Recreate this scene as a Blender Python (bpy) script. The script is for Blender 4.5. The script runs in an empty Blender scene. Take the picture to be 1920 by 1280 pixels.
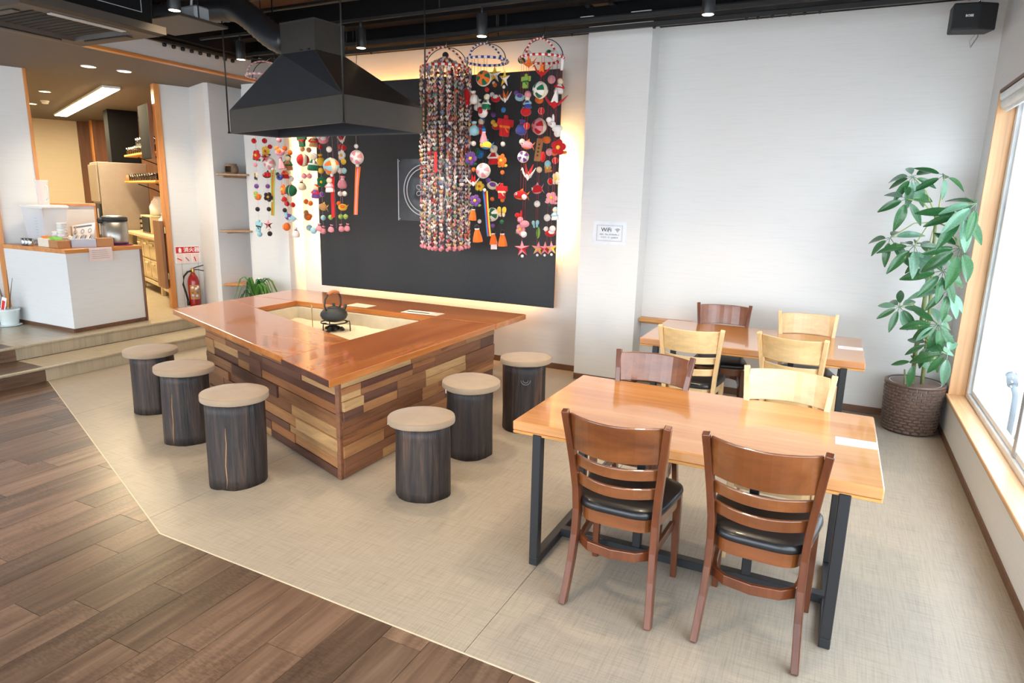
import bpy, math, random
from math import sin, cos, pi, radians, sqrt
from mathutils import Vector, Matrix, noise

random.seed(7)
SC = bpy.context.scene
COL = SC.collection

# ------------------------------------------------------------------ camera, world, light, exposure
def add_camera():
    yaw, pit, rol = radians(25.967), radians(12.346), radians(1.346)
    fwd = Vector((-sin(yaw) * cos(pit), cos(yaw) * cos(pit), -sin(pit)))
    rgt = Vector((cos(yaw), sin(yaw), 0))
    up = rgt.cross(fwd)
    r2 = cos(rol) * rgt + sin(rol) * up
    u2 = -sin(rol) * rgt + cos(rol) * up
    m = Matrix((r2, u2, -fwd)).transposed().to_4x4()
    m.translation = (0, 0, 1.7)
    cam = bpy.data.cameras.new('camera')
    cam.lens = 23.021; cam.sensor_width = 36.0; cam.clip_start = 0.05; cam.clip_end = 200
    o = bpy.data.objects.new('camera', cam); COL.objects.link(o); o.matrix_world = m
    SC.camera = o
add_camera()

SKY_STRENGTH = 7.2
EXPOSURE = 0.1
world = bpy.data.worlds.new('overcast_sky'); SC.world = world; world.use_nodes = True
bgn = world.node_tree.nodes['Background']
bgn.inputs['Color'].default_value = (0.80, 0.905, 1.0, 1); bgn.inputs['Strength'].default_value = SKY_STRENGTH
SC.view_settings.view_transform = 'Standard'; SC.view_settings.look = 'None'
SC.view_settings.exposure = EXPOSURE; SC.view_settings.gamma = 1.0; SC.view_settings.use_curve_mapping = False
SC.cycles.max_bounces = 7; SC.cycles.diffuse_bounces = 4; SC.cycles.glossy_bounces = 3
SC.cycles.transmission_bounces = 6; SC.cycles.transparent_max_bounces = 8
SC.cycles.caustics_reflective = False; SC.cycles.caustics_refractive = False
SC.cycles.sample_clamp_indirect = 8.0
SC.cycles.use_denoising = True

def portal(name, loc, rot, sx, sy):           # tells the renderer where sky light enters, gives no light itself
    l = bpy.data.lights.new(name, 'AREA'); l.shape = 'RECTANGLE'; l.size = sx; l.size_y = sy
    l.cycles.is_portal = True
    o = bpy.data.objects.new(name, l); COL.objects.link(o); o.location = loc; o.rotation_euler = rot
    o['kind'] = 'helper'
portal('window_portal', (1.16, 2.0, 1.42), (0, radians(90), 0), 2.2, 7.6)
portal('window_portal', (-4.4, -2.32, 1.55), (radians(-90), 0, 0), 11.0, 2.7)

# ------------------------------------------------------------------ colour + materials
def lin(r, g=None, b=None):
    if g is None: r, g, b = r
    f = lambda c: (c / 255 / 12.92) if c / 255 <= .04045 else ((c / 255 + .055) / 1.055) ** 2.4
    return (f(r), f(g), f(b), 1)
M = {}
def newmat(name):
    m = bpy.data.materials.new(name); m.use_nodes = True; M[name] = m
    nt = m.node_tree
    return m, nt, nt.nodes['Principled BSDF']
def link(nt, a, b): nt.links.new(a, b)
def setb(b, rough=.5, metal=0, coat=0, spec=.5, sheen=0):
    b.inputs['Roughness'].default_value = rough; b.inputs['Metallic'].default_value = metal
    b.inputs['Coat Weight'].default_value = coat; b.inputs['Coat Roughness'].default_value = .06
    b.inputs['Specular IOR Level'].default_value = spec; b.inputs['Sheen Weight'].default_value = sheen
def tex(nt, scale=(1, 1, 1), rnd=True):
    tc = nt.nodes.new('ShaderNodeTexCoord'); mp = nt.nodes.new('ShaderNodeMapping')
    mp.inputs['Scale'].default_value = scale; link(nt, tc.outputs['Object'], mp.inputs['Vector'])
    oi = nt.nodes.new('ShaderNodeObjectInfo')
    if rnd:
        mu = nt.nodes.new('ShaderNodeMath'); mu.operation = 'MULTIPLY'; mu.inputs[1].default_value = 37.0
        link(nt, oi.outputs['Random'], mu.inputs[0])
        cx = nt.nodes.new('ShaderNodeCombineXYZ')
        for i in range(3): link(nt, mu.outputs[0], cx.inputs[i])
        link(nt, cx.outputs[0], mp.inputs['Location'])
    return mp, oi
def noise_tex(nt, mp, scale, detail=4, rough=.55, dist=0):
    n = nt.nodes.new('ShaderNodeTexNoise'); n.inputs['Scale'].default_value = scale
    n.inputs['Detail'].default_value = detail; n.inputs['Roughness'].default_value = rough
    n.inputs['Distortion'].default_value = dist; link(nt, mp.outputs[0], n.inputs['Vector'])
    return n
def ramp(nt, src, stops, interp='LINEAR'):
    r = nt.nodes.new('ShaderNodeValToRGB'); cr = r.color_ramp; cr.interpolation = interp
    while len(cr.elements) < len(stops): cr.elements.new(0.5)
    for e, (p, c) in zip(cr.elements, stops): e.position = p; e.color = c
    link(nt, src, r.inputs['Fac']); return r
def bump(nt, b, src, strength=.1, dist=.01):
    bn = nt.nodes.new('ShaderNodeBump'); bn.inputs['Strength'].default_value = strength; bn.inputs['Distance'].default_value = dist
    link(nt, src, bn.inputs['Height']); link(nt, bn.outputs[0], b.inputs['Normal']); return bn
def mix(nt, a, c, fac, mode='MIX'):
    x = nt.nodes.new('ShaderNodeMix'); x.data_type = 'RGBA'; x.blend_type = mode
    if isinstance(fac, (int, float)): x.inputs[0].default_value = fac
    else: link(nt, fac, x.inputs[0])
    for s, i in ((a, 6), (c, 7)):
        if isinstance(s, tuple): x.inputs[i].default_value = s
        else: link(nt, s, x.inputs[i])
    return x.outputs[2]
def plain(name, rgb, rough=.5, metal=0, coat=0, var=.06, scale=9, bmp=0, bscale=60, spec=.5, sheen=0):
    m, nt, b = newmat(name); setb(b, rough, metal, coat, spec, sheen)
    c = lin(rgb); mp, oi = tex(nt); n = noise_tex(nt, mp, scale, 3)
    d = tuple(max(0, v * (1 - var)) for v in c[:3]) + (1,); e = tuple(min(1, v * (1 + var)) for v in c[:3]) + (1,)
    r = ramp(nt, n.outputs['Fac'], [(.3, d), (.7, e)]); link(nt, r.outputs[0], b.inputs['Base Color'])
    if bmp:
        n2 = noise_tex(nt, mp, bscale, 4); bump(nt, b, n2.outputs['Fac'], bmp, .004)
    return m
def emit(name, rgb, strength):
    m, nt, b = newmat(name); b.inputs['Base Color'].default_value = lin(rgb)
    b.inputs['Emission Color'].default_value = lin(rgb); b.inputs['Emission Strength'].default_value = strength
    return m
def wood(name, dark, mid, light, axis=0, scale=14, rough=.35, coat=0, var=.15, bmp=.06, stretch=.07, spec=.5, dist=.6):
    m, nt, b = newmat(name); setb(b, rough, 0, coat, spec)
    s = [1, 1, 1]; s[axis] = stretch
    mp, oi = tex(nt, tuple(s)); n = noise_tex(nt, mp, scale, 6, .6, dist); n2 = noise_tex(nt, mp, scale * 6, 3, .6)
    r = ramp(nt, n.outputs['Fac'], [(.28, lin(dark)), (.5, lin(mid)), (.74, lin(light))])
    fine = ramp(nt, n2.outputs['Fac'], [(.35, (.78, .78, .78, 1)), (.6, (1, 1, 1, 1))])
    c = mix(nt, r.outputs[0], fine.outputs[0], .7, 'MULTIPLY')
    if var:
        mr = nt.nodes.new('ShaderNodeMapRange'); mr.inputs['To Min'].default_value = 1 - var; mr.inputs['To Max'].default_value = 1 + var
        link(nt, oi.outputs['Random'], mr.inputs['Value'])
        hs = nt.nodes.new('ShaderNodeHueSaturation'); link(nt, mr.outputs[0], hs.inputs['Value']); link(nt, c, hs.inputs['Color']); c = hs.outputs[0]
    link(nt, c, b.inputs['Base Color'])
    if bmp: bump(nt, b, n2.outputs['Fac'], bmp, .003)
    return m
def vcol(name, rough=.8, sheen=.2):
    m, nt, b = newmat(name); setb(b, rough, 0, 0, .3, sheen)
    a = nt.nodes.new('ShaderNodeVertexColor'); a.layer_name = 'Col'
    mp, oi = tex(nt); n = noise_tex(nt, mp, 160, 3)
    fine = ramp(nt, n.outputs['Fac'], [(.35, (.8, .8, .8, 1)), (.65, (1, 1, 1, 1))])
    link(nt, mix(nt, a.outputs['Color'], fine.outputs[0], .6, 'MULTIPLY'), b.inputs['Base Color'])
    return m

def wallpaper(name, rgb):
    m, nt, b = newmat(name); setb(b, .75, 0, 0, .25)
    tc = nt.nodes.new('ShaderNodeTexCoord'); mp = nt.nodes.new('ShaderNodeMapping'); mp.inputs['Scale'].default_value = (1.2, 1.2, 26)
    link(nt, tc.outputs['Object'], mp.inputs['Vector'])
    n = noise_tex(nt, mp, 3.0, 5, .65, .3); c = lin(rgb); d = tuple(v * .965 for v in c[:3]) + (1,)
    r = ramp(nt, n.outputs['Fac'], [(.36, d), (.5, c)]); link(nt, r.outputs[0], b.inputs['Base Color'])
    bump(nt, b, n.outputs['Fac'], .11, .004)
    return m
wallpaper('wallpaper', (223, 222, 220))
wallpaper('wallpaper_cream', (236, 222, 196))

def vinyl(name, rgb, rough=.38):          # woven look sheet flooring: two crossed directions of fine threads
    m, nt, b = newmat(name); setb(b, rough, 0, 0, .45)
    tc = nt.nodes.new('ShaderNodeTexCoord')
    outs = []
    for s in ((150, 5, 1), (5, 150, 1), (1.4, 1.4, 1)):
        mp = nt.nodes.new('ShaderNodeMapping'); mp.inputs['Scale'].default_value = s; link(nt, tc.outputs['Object'], mp.inputs['Vector'])
        outs.append(noise_tex(nt, mp, 1.0, 3, .6))
    c = lin(rgb); lo = tuple(v * .66 for v in c[:3]) + (1,); hi = tuple(min(1, v * 1.1) for v in c[:3]) + (1,)
    r1 = ramp(nt, outs[0].outputs['Fac'], [(.3, lo), (.52, c), (.75, hi)])
    r2 = ramp(nt, outs[1].outputs['Fac'], [(.3, lo), (.52, c), (.75, hi)])
    cc = mix(nt, r1.outputs[0], r2.outputs[0], .5)
    big = ramp(nt, outs[2].outputs['Fac'], [(.3, (.93, .93, .93, 1)), (.7, (1, 1, 1, 1))])
    link(nt, mix(nt, cc, big.outputs[0], 1.0, 'MULTIPLY'), b.inputs['Base Color'])
    return m
vinyl('vinyl_beige', (169, 157, 141))
vinyl('vinyl_step', (184, 170, 146), .27)

def plank_floor(name):                    # dark oak boards with cross saw marks
    m, nt, b = newmat(name); setb(b, .33, 0, 0, .5)
    mp, oi = tex(nt, (1, .07, 1)); n = noise_tex(nt, mp, 15, 6, .62, .7)
    mp2, _ = tex(nt, (.35, 1, 1)); saw = noise_tex(nt, mp2, 110, 2, .5)
    mp3, _ = tex(nt, (1, 1, 1)); patch = noise_tex(nt, mp3, 2.2, 2)
    r = ramp(nt, n.outputs['Fac'], [(.25, lin(70, 52, 42)), (.5, lin(108, 84, 68)), (.78, lin(142, 116, 97))])
    sr = ramp(nt, saw.outputs['Fac'], [(.42, (.62, .6, .58, 1)), (.55, (1, 1, 1, 1))])
    pr = ramp(nt, patch.outputs['Fac'], [(.42, (0, 0, 0, 1)), (.62, (1, 1, 1, 1))])
    c = mix(nt, r.outputs[0], mix(nt, (1, 1, 1, 1), sr.outputs[0], pr.outputs[0]), .8, 'MULTIPLY')
    mr = nt.nodes.new('ShaderNodeMapRange'); mr.inputs['To Min'].default_value = .56; mr.inputs['To Max'].default_value = 1.25
    link(nt, oi.outputs['Random'], mr.inputs['Value'])
    hs = nt.nodes.new('ShaderNodeHueSaturation'); link(nt, mr.outputs[0], hs.inputs['Value']); link(nt, c, hs.inputs['Color'])
    link(nt, hs.outputs[0], b.inputs['Base Color'])
    bump(nt, b, saw.outputs['Fac'], .10, .003)
    return m
plank_floor('oak_plank')

def patchwork(name):                      # reclaimed timber: every piece takes its own species tone
    m, nt, b = newmat(name); setb(b, .42, 0, .15, .45)
    mp, oi = tex(nt, (.09, 1, 1)); n = noise_tex(nt, mp, 9, 7, .66, 2.2); n2 = noise_tex(nt, mp, 70, 3)
    st = [(0, (146, 100, 66)), (.14, (168, 120, 78)), (.30, (126, 82, 56)), (.44, (184, 142, 96)), (.53, (92, 58, 46)), (.62, (156, 104, 66)),
          (.76, (136, 92, 64)), (.88, (194, 156, 108)), (.94, (104, 70, 56))]
    sp = ramp(nt, oi.outputs['Random'], [(p, lin(c)) for p, c in st], 'CONSTANT')
    g = ramp(nt, n.outputs['Fac'], [(.27, (.36, .3, .28, 1)), (.46, (.85, .82, .8, 1)), (.72, (1.15, 1.12, 1.08, 1))])
    f = ramp(nt, n2.outputs['Fac'], [(.35, (.8, .8, .8, 1)), (.6, (1, 1, 1, 1))])
    c = mix(nt, mix(nt, sp.outputs[0], g.outputs[0], 1.0, 'MULTIPLY'), f.outputs[0], .6, 'MULTIPLY')
    link(nt, c, b.inputs['Base Color']); bump(nt, b, n2.outputs['Fac'], .08, .003)
    return m
patchwork('reclaimed_wood')
wood('reclaimed_dark', (58, 30, 22), (82, 46, 34), (104, 62, 46), 0, 14, .5)

wood('hearth_top_wood', (176, 100, 46), (196, 120, 58), (212, 142, 80), 0, 5, .22, .6, .05, .0, .10)
wood('hearth_top_wood_deep', (162, 88, 38), (184, 106, 48), (202, 128, 66), 1, 5, .22, .6, .05, .0, .10)
wood('table_wood', (186, 122, 68), (204, 142, 86), (218, 162, 106), 0, 6, .22, .85, .05, .0, .06)
wood('table_edge_wood', (150, 92, 40), (206, 146, 80), (222, 170, 104), 0, 30, .4, .1, .05, .05, .03)
wood('chair_walnut', (70, 33, 16), (100, 51, 26), (120, 66, 36), 2, 9, .3, .45, .08, .0, .12)
wood('chair_walnut_rail', (84, 42, 18), (122, 68, 32), (142, 86, 44), 0, 5, .28, .5, .06, .0, .2)
wood('chair_maple', (212, 172, 118), (228, 192, 140), (238, 208, 160), 2, 8, .35, .3, .04, .0, .1)
wood('chair_maple_rail', (214, 174, 118), (226, 190, 136), (236, 204, 152), 0, 5, .33, .35, .04, .0, .15)
wood('orange_trim_wood', (196, 116, 52), (216, 142, 72), (228, 160, 92), 2, 10, .4, .15, .03, .03, .05)
wood('orange_trim_wood_x', (196, 116, 52), (216, 142, 72), (228, 160, 92), 1, 10, .4, .15, .03, .03, .05)
wood('window_lining_wood', (222, 168, 116), (232, 184, 136), (240, 198, 154), 1, 10, .45, .1, .02, .02, .05)
wood('window_lining_wood_v', (226, 172, 120), (232, 182, 132), (238, 192, 146), 2, 9, .45, .1, .02, .02, .03, .5, .2)
wood('brown_skirting', (92, 62, 44), (112, 78, 56), (126, 92, 68), 0, 12, .5, 0, .03, .03, .05)
wood('shelf_driftwood', (150, 118, 88), (180, 148, 116), (204, 178, 146), 0, 10, .6, 0, .05, .1, .08)
wood('kitchen_brown_wood', (104, 66, 44), (128, 84, 58), (146, 100, 70), 2, 9, .5, 0, .05, .03, .06)
wood('door_board_wood', (128, 84, 58), (150, 104, 74), (168, 122, 90), 2, 9, .5, 0, .05, .03, .06)

def charred(name):
    m, nt, b = newmat(name); setb(b, .55, 0, 0, .45)
    mp, oi = tex(nt, (1, 1, .07)); n = noise_tex(nt, mp, 16, 6, .65, .5); n2 = noise_tex(nt, mp, 60, 4, .6)
    r = ramp(nt, n.outputs['Fac'], [(.3, lin(22, 19, 19)), (.46, lin(44, 38, 37)), (.58, lin(64, 53, 48)), (.71, lin(112, 76, 56))])
    link(nt, r.outputs[0], b.inputs['Base Color']); bump(nt, b, n2.outputs['Fac'], .8, .012)
    return m
charred('charred_log')
plain('log_crack', (176, 130, 84), .7)
plain('cushion_fabric', (156, 134, 110), .85, bmp=.15, bscale=240, sheen=.2)
plain('steel_black', (34, 35, 38), .42, 0, 0, .05)
plain('hood_paint', (80, 76, 72), .33, .55, 0, .05, bmp=.02, bscale=160)
plain('hood_inside', (34, 36, 42), .55)
plain('panel_black', (48, 49, 51), .62, 0, 0, .07, 30, bmp=.05, bscale=120)
plain('ceiling_black', (14, 14, 16), .85, spec=.2)
plain('ceiling_deck', (104, 78, 56), .8)
plain('rail_black', (36, 35, 35), .45, .3)
plain('duct_black', (40, 42, 46), .35, .2, 0, .05)
plain('taupe_ceiling', (104, 95, 86), .75, 0, 0, .03, bmp=.05, bscale=200)
plain('taupe_unit', (62, 56, 50), .5)
plain('taupe_unit_dark', (30, 27, 24), .7)
plain('flap_grey', (176, 180, 184), .35, .2)
plain('zinc_grey', (170, 176, 180), .4, .3)
plain('vinyl_black', (24, 25, 28), .36, 0, .15, .05, bmp=.05, bscale=140)
plain('white_paint', (236, 236, 234), .45)
plain('white_alu', (236, 240, 243), .35)
plain('white_plastic', (238, 237, 233), .4)
plain('paper_white', (246, 242, 238), .8)
plain('laminate', (222, 224, 228), .4)
plain('paper_pink', (238, 214, 206), .8)
plain('ink_black', (30, 30, 32), .7)
plain('ink_grey', (120, 122, 130), .7)
plain('sign_red', (206, 32, 36), .5)
plain('extinguisher_red', (150, 10, 14), .28, 0, .5, .02)
plain('rubber_black', (26, 26, 26), .6)
plain('brass', (190, 160, 96), .3, .9)
plain('chrome', (200, 204, 208), .2, 1.0)
plain('steel_brushed', (176, 172, 164), .36, .85, 0, .04)
plain('steel_fridge', (178, 166, 152), .42, .55, 0, .04)
plain('beige_metal', (206, 186, 148), .5)
plain('kettle_iron', (58, 60, 62), .55, .4, 0, .12, 60, bmp=.35, bscale=180)
plain('cane_wrap', (196, 122, 76), .6, bmp=.2, bscale=120)
plain('stone_lining', (214, 202, 176), .85, 0, 0, .06, 12, bmp=.2, bscale=70)
plain('ash', (226, 214, 190), .95, 0, 0, .05, 16, bmp=.5, bscale=60)
plain('charcoal', (40, 38, 38), .85, 0, 0, .2, 40, bmp=.4)
plain('soil', (52, 40, 32), .95, bmp=.5)
plain('basket_brown', (104, 84, 74), .42, 0, .2, .12, 40)
plain('pot_liner', (226, 226, 222), .6)
plain('ceramic_white', (224, 232, 230), .35)
plain('clay_pot', (132, 110, 88), .75, bmp=.3)
plain('cardboard', (184, 132, 86), .8)
plain('carton_cream', (228, 220, 202), .7)
plain('mat_purple', (120, 24, 84), .8)
plain('orange_card', (236, 124, 52), .7)
plain('green_card', (120, 190, 84), .7)
plain('bluegrey_card', (186, 194, 206), .7)
plain('speaker_black', (30, 31, 34), .55, bmp=.2, bscale=300)
plain('dry_twig', (120, 92, 64), .8)
plain('trunk_green', (128, 140, 88), .7, 0, 0, .2, 40, bmp=.3)
plain('stalk_green', (166, 176, 106), .6)
plain('outside_ground', (214, 214, 212), .9)
plain('outside_wall', (236, 238, 240), .9)
plain('hose_grey', (120, 128, 134), .6)
plain('stone_pale', (96, 90, 84), .9, bmp=.4)
plain('black_bag', (26, 24, 24), .7)
plain('edge_strip', (206, 192, 166), .4)
plain('glass_shelf_wood', (226, 158, 62), .4)
plain('wire_dark', (44, 34, 28), .5, .5)
emit('lamp_warm', (255, 226, 168), 22)
emit('led_warm', (255, 180, 98), 80); emit('led_warm_bright', (255, 200, 124), 420)
emit('kitchen_tube', (255, 233, 190), 70)
vcol('crepe_fabric'); vcol('paper_hearts', .7, 0)

def leafmat(name, a, b_):
    m, nt, b = newmat(name); setb(b, .3, 0, .25, .5)
    mp, oi = tex(nt); n = noise_tex(nt, mp, 26, 4)
    r = ramp(nt, n.outputs['Fac'], [(.3, lin(a)), (.7, lin(b_))])
    mr = nt.nodes.new('ShaderNodeMapRange'); mr.inputs['To Min'].default_value = .8; mr.inputs['To Max'].default_value = 1.25
    link(nt, oi.outputs['Random'], mr.inputs['Value'])
    hs = nt.nodes.new('ShaderNodeHueSaturation'); link(nt, mr.outputs[0], hs.inputs['Value']); link(nt, r.outputs[0], hs.inputs['Color'])
    link(nt, hs.outputs[0], b.inputs['Base Color'])
    bump(nt, b, n.outputs['Fac'], .1, .003)
leafmat('leaf_green', (36, 84, 48), (62, 118, 66))
leafmat('leaf_bright', (70, 130, 48), (108, 160, 70)); leafmat('leaf_pale', (92, 140, 112), (124, 168, 140))

def glass(name, rgb=(245, 250, 250), alpha=.12, rough=.03):
    m, nt, b = newmat(name); setb(b, rough, 0, 0, .5)
    b.inputs['Base Color'].default_value = lin(rgb); b.inputs['Alpha'].default_value = alpha
    return m
glass('window_glass', (240, 246, 250), .06)
glass('clear_acrylic', (240, 244, 250), .42)
glass('drinking_glass', (250, 250, 250), 1.0, .02); M['drinking_glass'].node_tree.nodes['Principled BSDF'].inputs['Transmission Weight'].default_value = 1.0
glass('acrylic_sign', (150, 158, 170), .10)
plain('sign_line', (222, 224, 226), .4)
# ------------------------------------------------------------------ mesh helpers
class MB:
    def __init__(s):
        s.v = []; s.f = []; s.mi = []; s.sm = []; s.c = []; s.M = Matrix(); s.col = None; s.mat = 0; s.smooth = False
    def at(s, loc=(0, 0, 0), rz=0, ry=0, rx=0, sc=1):
        s.M = Matrix.Translation(loc) @ Matrix.Rotation(rz, 4, 'Z') @ Matrix.Rotation(ry, 4, 'Y') @ Matrix.Rotation(rx, 4, 'X') @ Matrix.Scale(sc, 4)
        return s
    def pts(s, ps):
        b = len(s.v); s.v += [tuple(s.M @ Vector(p)) for p in ps]; return b
    def face(s, idx):
        s.f.append(tuple(idx)); s.mi.append(s.mat); s.sm.append(s.smooth); s.c.append(s.col or (1, 1, 1, 1))
    def convex(s, ps, faces):
        cen = sum((Vector(p) for p in ps), Vector()) / len(ps); b = s.pts(ps)
        for f in faces:
            q = [Vector(ps[i]) for i in f]
            n = (q[1] - q[0]).cross(q[2] - q[0]); fc = sum(q, Vector()) / len(q)
            s.face([b + i for i in (f if n.dot(fc - cen) > 0 else f[::-1])])
    def box(s, a, b):
        x0, y0, z0 = a; x1, y1, z1 = b
        s.convex([(x0, y0, z0), (x1, y0, z0), (x1, y1, z0), (x0, y1, z0), (x0, y0, z1), (x1, y0, z1), (x1, y1, z1), (x0, y1, z1)],
                 [(0, 1, 2, 3), (4, 5, 6, 7), (0, 1, 5, 4), (1, 2, 6, 5), (2, 3, 7, 6), (3, 0, 4, 7)])
        return s
    def cbox(s, a, b, w=.003):
        c = [(a[i] + b[i]) / 2 for i in range(3)]; h = [abs(b[i] - a[i]) / 2 for i in range(3)]; w = min(w, min(h) * .9)
        idx = {}; ps = []
        for sx in (-1, 1):
            for sy in (-1, 1):
                for sz in (-1, 1):
                    for ax in range(3):
                        sg = (sx, sy, sz); idx[(sx, sy, sz, ax)] = len(ps)
                        ps.append(tuple(c[k] + sg[k] * (h[k] if k == ax else h[k] - w) for k in range(3)))
        F = []
        for ax in range(3):
            o = [k for k in range(3) if k != ax]
            for sg in (-1, 1):
                f = []
                for p, q in ((-1, -1), (1, -1), (1, 1), (-1, 1)):
                    t = [0, 0, 0]; t[ax] = sg; t[o[0]] = p; t[o[1]] = q; f.append(idx[tuple(t) + (ax,)])
                F.append(tuple(f))
            for p in (-1, 1):
                for q in (-1, 1):
                    t = [0, 0, 0]; t[o[0]] = p; t[o[1]] = q; f = []
                    for e, k in ((-1, o[0]), (1, o[0]), (1, o[1]), (-1, o[1])):
                        t[ax] = e; f.append(idx[tuple(t) + (k,)])
                    F.append(tuple(f))
        for sx in (-1, 1):
            for sy in (-1, 1):
                for sz in (-1, 1): F.append(tuple(idx[(sx, sy, sz, k)] for k in range(3)))
        s.convex(ps, F); return s
    def prism(s, poly, z0, z1):
        n = len(poly); ar = sum(poly[i][0] * poly[(i + 1) % n][1] - poly[(i + 1) % n][0] * poly[i][1] for i in range(n))
        if ar < 0: poly = poly[::-1]
        b = s.pts([(x, y, z0) for x, y in poly] + [(x, y, z1) for x, y in poly])
        s.face([b + i for i in range(n)][::-1]); s.face([b + n + i for i in range(n)])
        for i in range(n): j = (i + 1) % n; s.face([b + i, b + j, b + n + j, b + n + i])
        return s
    def loft(s, rings, cap=True, closed=True):
        n = len(rings[0]); b = [s.pts(r) for r in rings]; m = n if closed else n - 1
        for k in range(len(rings) - 1):
            for i in range(m): j = (i + 1) % n; s.face([b[k] + i, b[k] + j, b[k + 1] + j, b[k + 1] + i])
        if cap and closed: s.face([b[0] + i for i in range(n)][::-1]); s.face([b[-1] + i for i in range(n)])
        return s
    def lathe(s, prof, n=24, cap=True, sq=None):
        sm = s.smooth; s.smooth = True
        s.loft([[(r * cos(2 * pi * i / n), r * sin(2 * pi * i / n), z) for i in range(n)] for r, z in prof], cap); s.smooth = sm; return s
    def sweep(s, path, prof, up=(0, 0, 1), cap=True):
        P = [Vector(p) for p in path]; rings = []
        for i, p in enumerate(P):
            t = (P[min(i + 1, len(P) - 1)] - P[max(i - 1, 0)]).normalized()
            u = Vector(up); sd = t.cross(u)
            if sd.length < 1e-4: sd = t.cross(Vector((0, 1, 0)))
            sd.normalize(); uu = sd.cross(t)
            pr = prof[i] if isinstance(prof[0][0], (tuple, list)) else prof
            rings.append([tuple(p + sd * a + uu * c) for a, c in pr])
        return s.loft(rings, cap)
    def tube(s, path, r, n=8, up=(0, 0, 1)):
        sm = s.smooth; s.smooth = True
        rr = r if isinstance(r, (list, tuple)) else [r] * len(path)
        s.sweep(path, [[(-q * cos(2 * pi * k / n), q * sin(2 * pi * k / n)) for k in range(n)] for q in rr], up)
        s.smooth = sm; return s
    def ring(s, cen, r, tr, n=28, m=6, axis='Z', cols=None, arc=2 * pi, start=0):
        sm = s.smooth; s.smooth = True; full = arc > 6.28; N = n if full else n + 1; b = []
        for i in range(N):
            a = start + arc * i / n; q = []
            for k in range(m):
                e = 2 * pi * k / m; d = r + tr * cos(e); h = tr * sin(e)
                p = {'Z': (d * cos(a), d * sin(a), h), 'Y': (d * cos(a), h, d * sin(a)), 'X': (h, d * cos(a), d * sin(a))}[axis]
                q.append((cen[0] + p[0], cen[1] + p[1], cen[2] + p[2]))
            b.append(s.pts(q))
        for i in range(n):
            if cols: s.col = cols[i % len(cols)]
            j = (i + 1) % N
            for k in range(m): l = (k + 1) % m; s.face([b[i] + k, b[i] + l, b[j] + l, b[j] + k])
        s.smooth = sm; return s
    def ball(s, cen, r, n=10, m=6, colf=None, sx=1, sy=1, sz=1):
        sm = s.smooth; s.smooth = True; c0 = s.col
        cen = Vector(cen); top = s.pts([cen + Vector((0, 0, r * sz))]); bot = s.pts([cen - Vector((0, 0, r * sz))]); rows = []
        for k in range(1, m):
            t = pi * k / m
            rows.append(s.pts([cen + Vector((sx * r * sin(t) * cos(2 * pi * i / n), sy * r * sin(t) * sin(2 * pi * i / n), sz * r * cos(t))) for i in range(n)]))
        for k in range(m):
            for i in range(n):
                j = (i + 1) % n
                if colf: s.col = colf(i, k)
                if k == 0: s.face([top, rows[0] + i, rows[0] + j])
                elif k == m - 1: s.face([rows[-1] + i, bot, rows[-1] + j])
                else: s.face([rows[k - 1] + i, rows[k] + i, rows[k] + j, rows[k - 1] + j])
        s.col = c0; s.smooth = sm; return s
    def mesh(s, name, mats):
        me = bpy.data.meshes.new(name); me.from_pydata(s.v, [], s.f)
        for m in (mats if isinstance(mats, (list, tuple)) else [mats]): me.materials.append(M[m])
        me.polygons.foreach_set('material_index', s.mi); me.polygons.foreach_set('use_smooth', s.sm)
        if any(c != (1, 1, 1, 1) for c in s.c):
            a = me.color_attributes.new('Col', 'FLOAT_COLOR', 'CORNER'); d = []
            for p in me.polygons: d += list(s.c[p.index]) * p.loop_total
            a.data.foreach_set('color', d)
        me.update(); return me

def obj(name, mb, mats, parent=None, loc=(0, 0, 0), rot=(0, 0, 0), bevel=0, seg=2):
    me = mb if isinstance(mb, bpy.types.Mesh) else mb.mesh(name, mats)
    o = bpy.data.objects.new(name, me); COL.objects.link(o); o.location = loc; o.rotation_euler = rot
    if parent: o.parent = parent
    if bevel:
        b = o.modifiers.new('edge', 'BEVEL'); b.width = bevel; b.segments = seg; b.limit_method = 'ANGLE'; b.angle_limit = radians(40)
        b.harden_normals = False
    return o
def tag(o, label, cat, group=None):
    o['label'] = label; o['category'] = cat
    if group: o['group'] = group
    return o
def thing(name, label, cat, loc=(0, 0, 0), rz=0, group=None):
    o = bpy.data.objects.new(name, None); COL.objects.link(o); o.empty_display_size = .05
    o.location = loc; o.rotation_euler = (0, 0, rz); return tag(o, label, cat, group)
def struct(name, mb, mats, label=None, bevel=0):
    o = obj(name, mb, mats, bevel=bevel); o['kind'] = 'structure'
    if label: o['label'] = label
    return o
def copy_tree(o, parent=None):
    c = o.copy(); COL.objects.link(c)
    if parent: c.parent = parent
    for ch in o.children: copy_tree(ch, c)
    return c
def text(body, size, mat, parent, loc, rot, name='lettering', align='CENTER', ext=.0006, bold=0):
    cu = bpy.data.curves.new(name, 'FONT'); cu.body = body; cu.size = size; cu.align_x = align; cu.align_y = 'CENTER'
    cu.extrude = ext; cu.offset = bold; cu.resolution_u = 2
    cu.materials.append(M[mat]); o = bpy.data.objects.new(name, cu); COL.objects.link(o)
    me = bpy.data.meshes.new_from_object(o); bpy.data.objects.remove(o); bpy.data.curves.remove(cu)
    o = bpy.data.objects.new(name, me); COL.objects.link(o)
    o.location = loc; o.rotation_euler = rot; o.parent = parent; return o
B = lambda *a: MB().box(*a)
def CB(a, b, w=.003): return MB().cbox(a, b, w)
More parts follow.
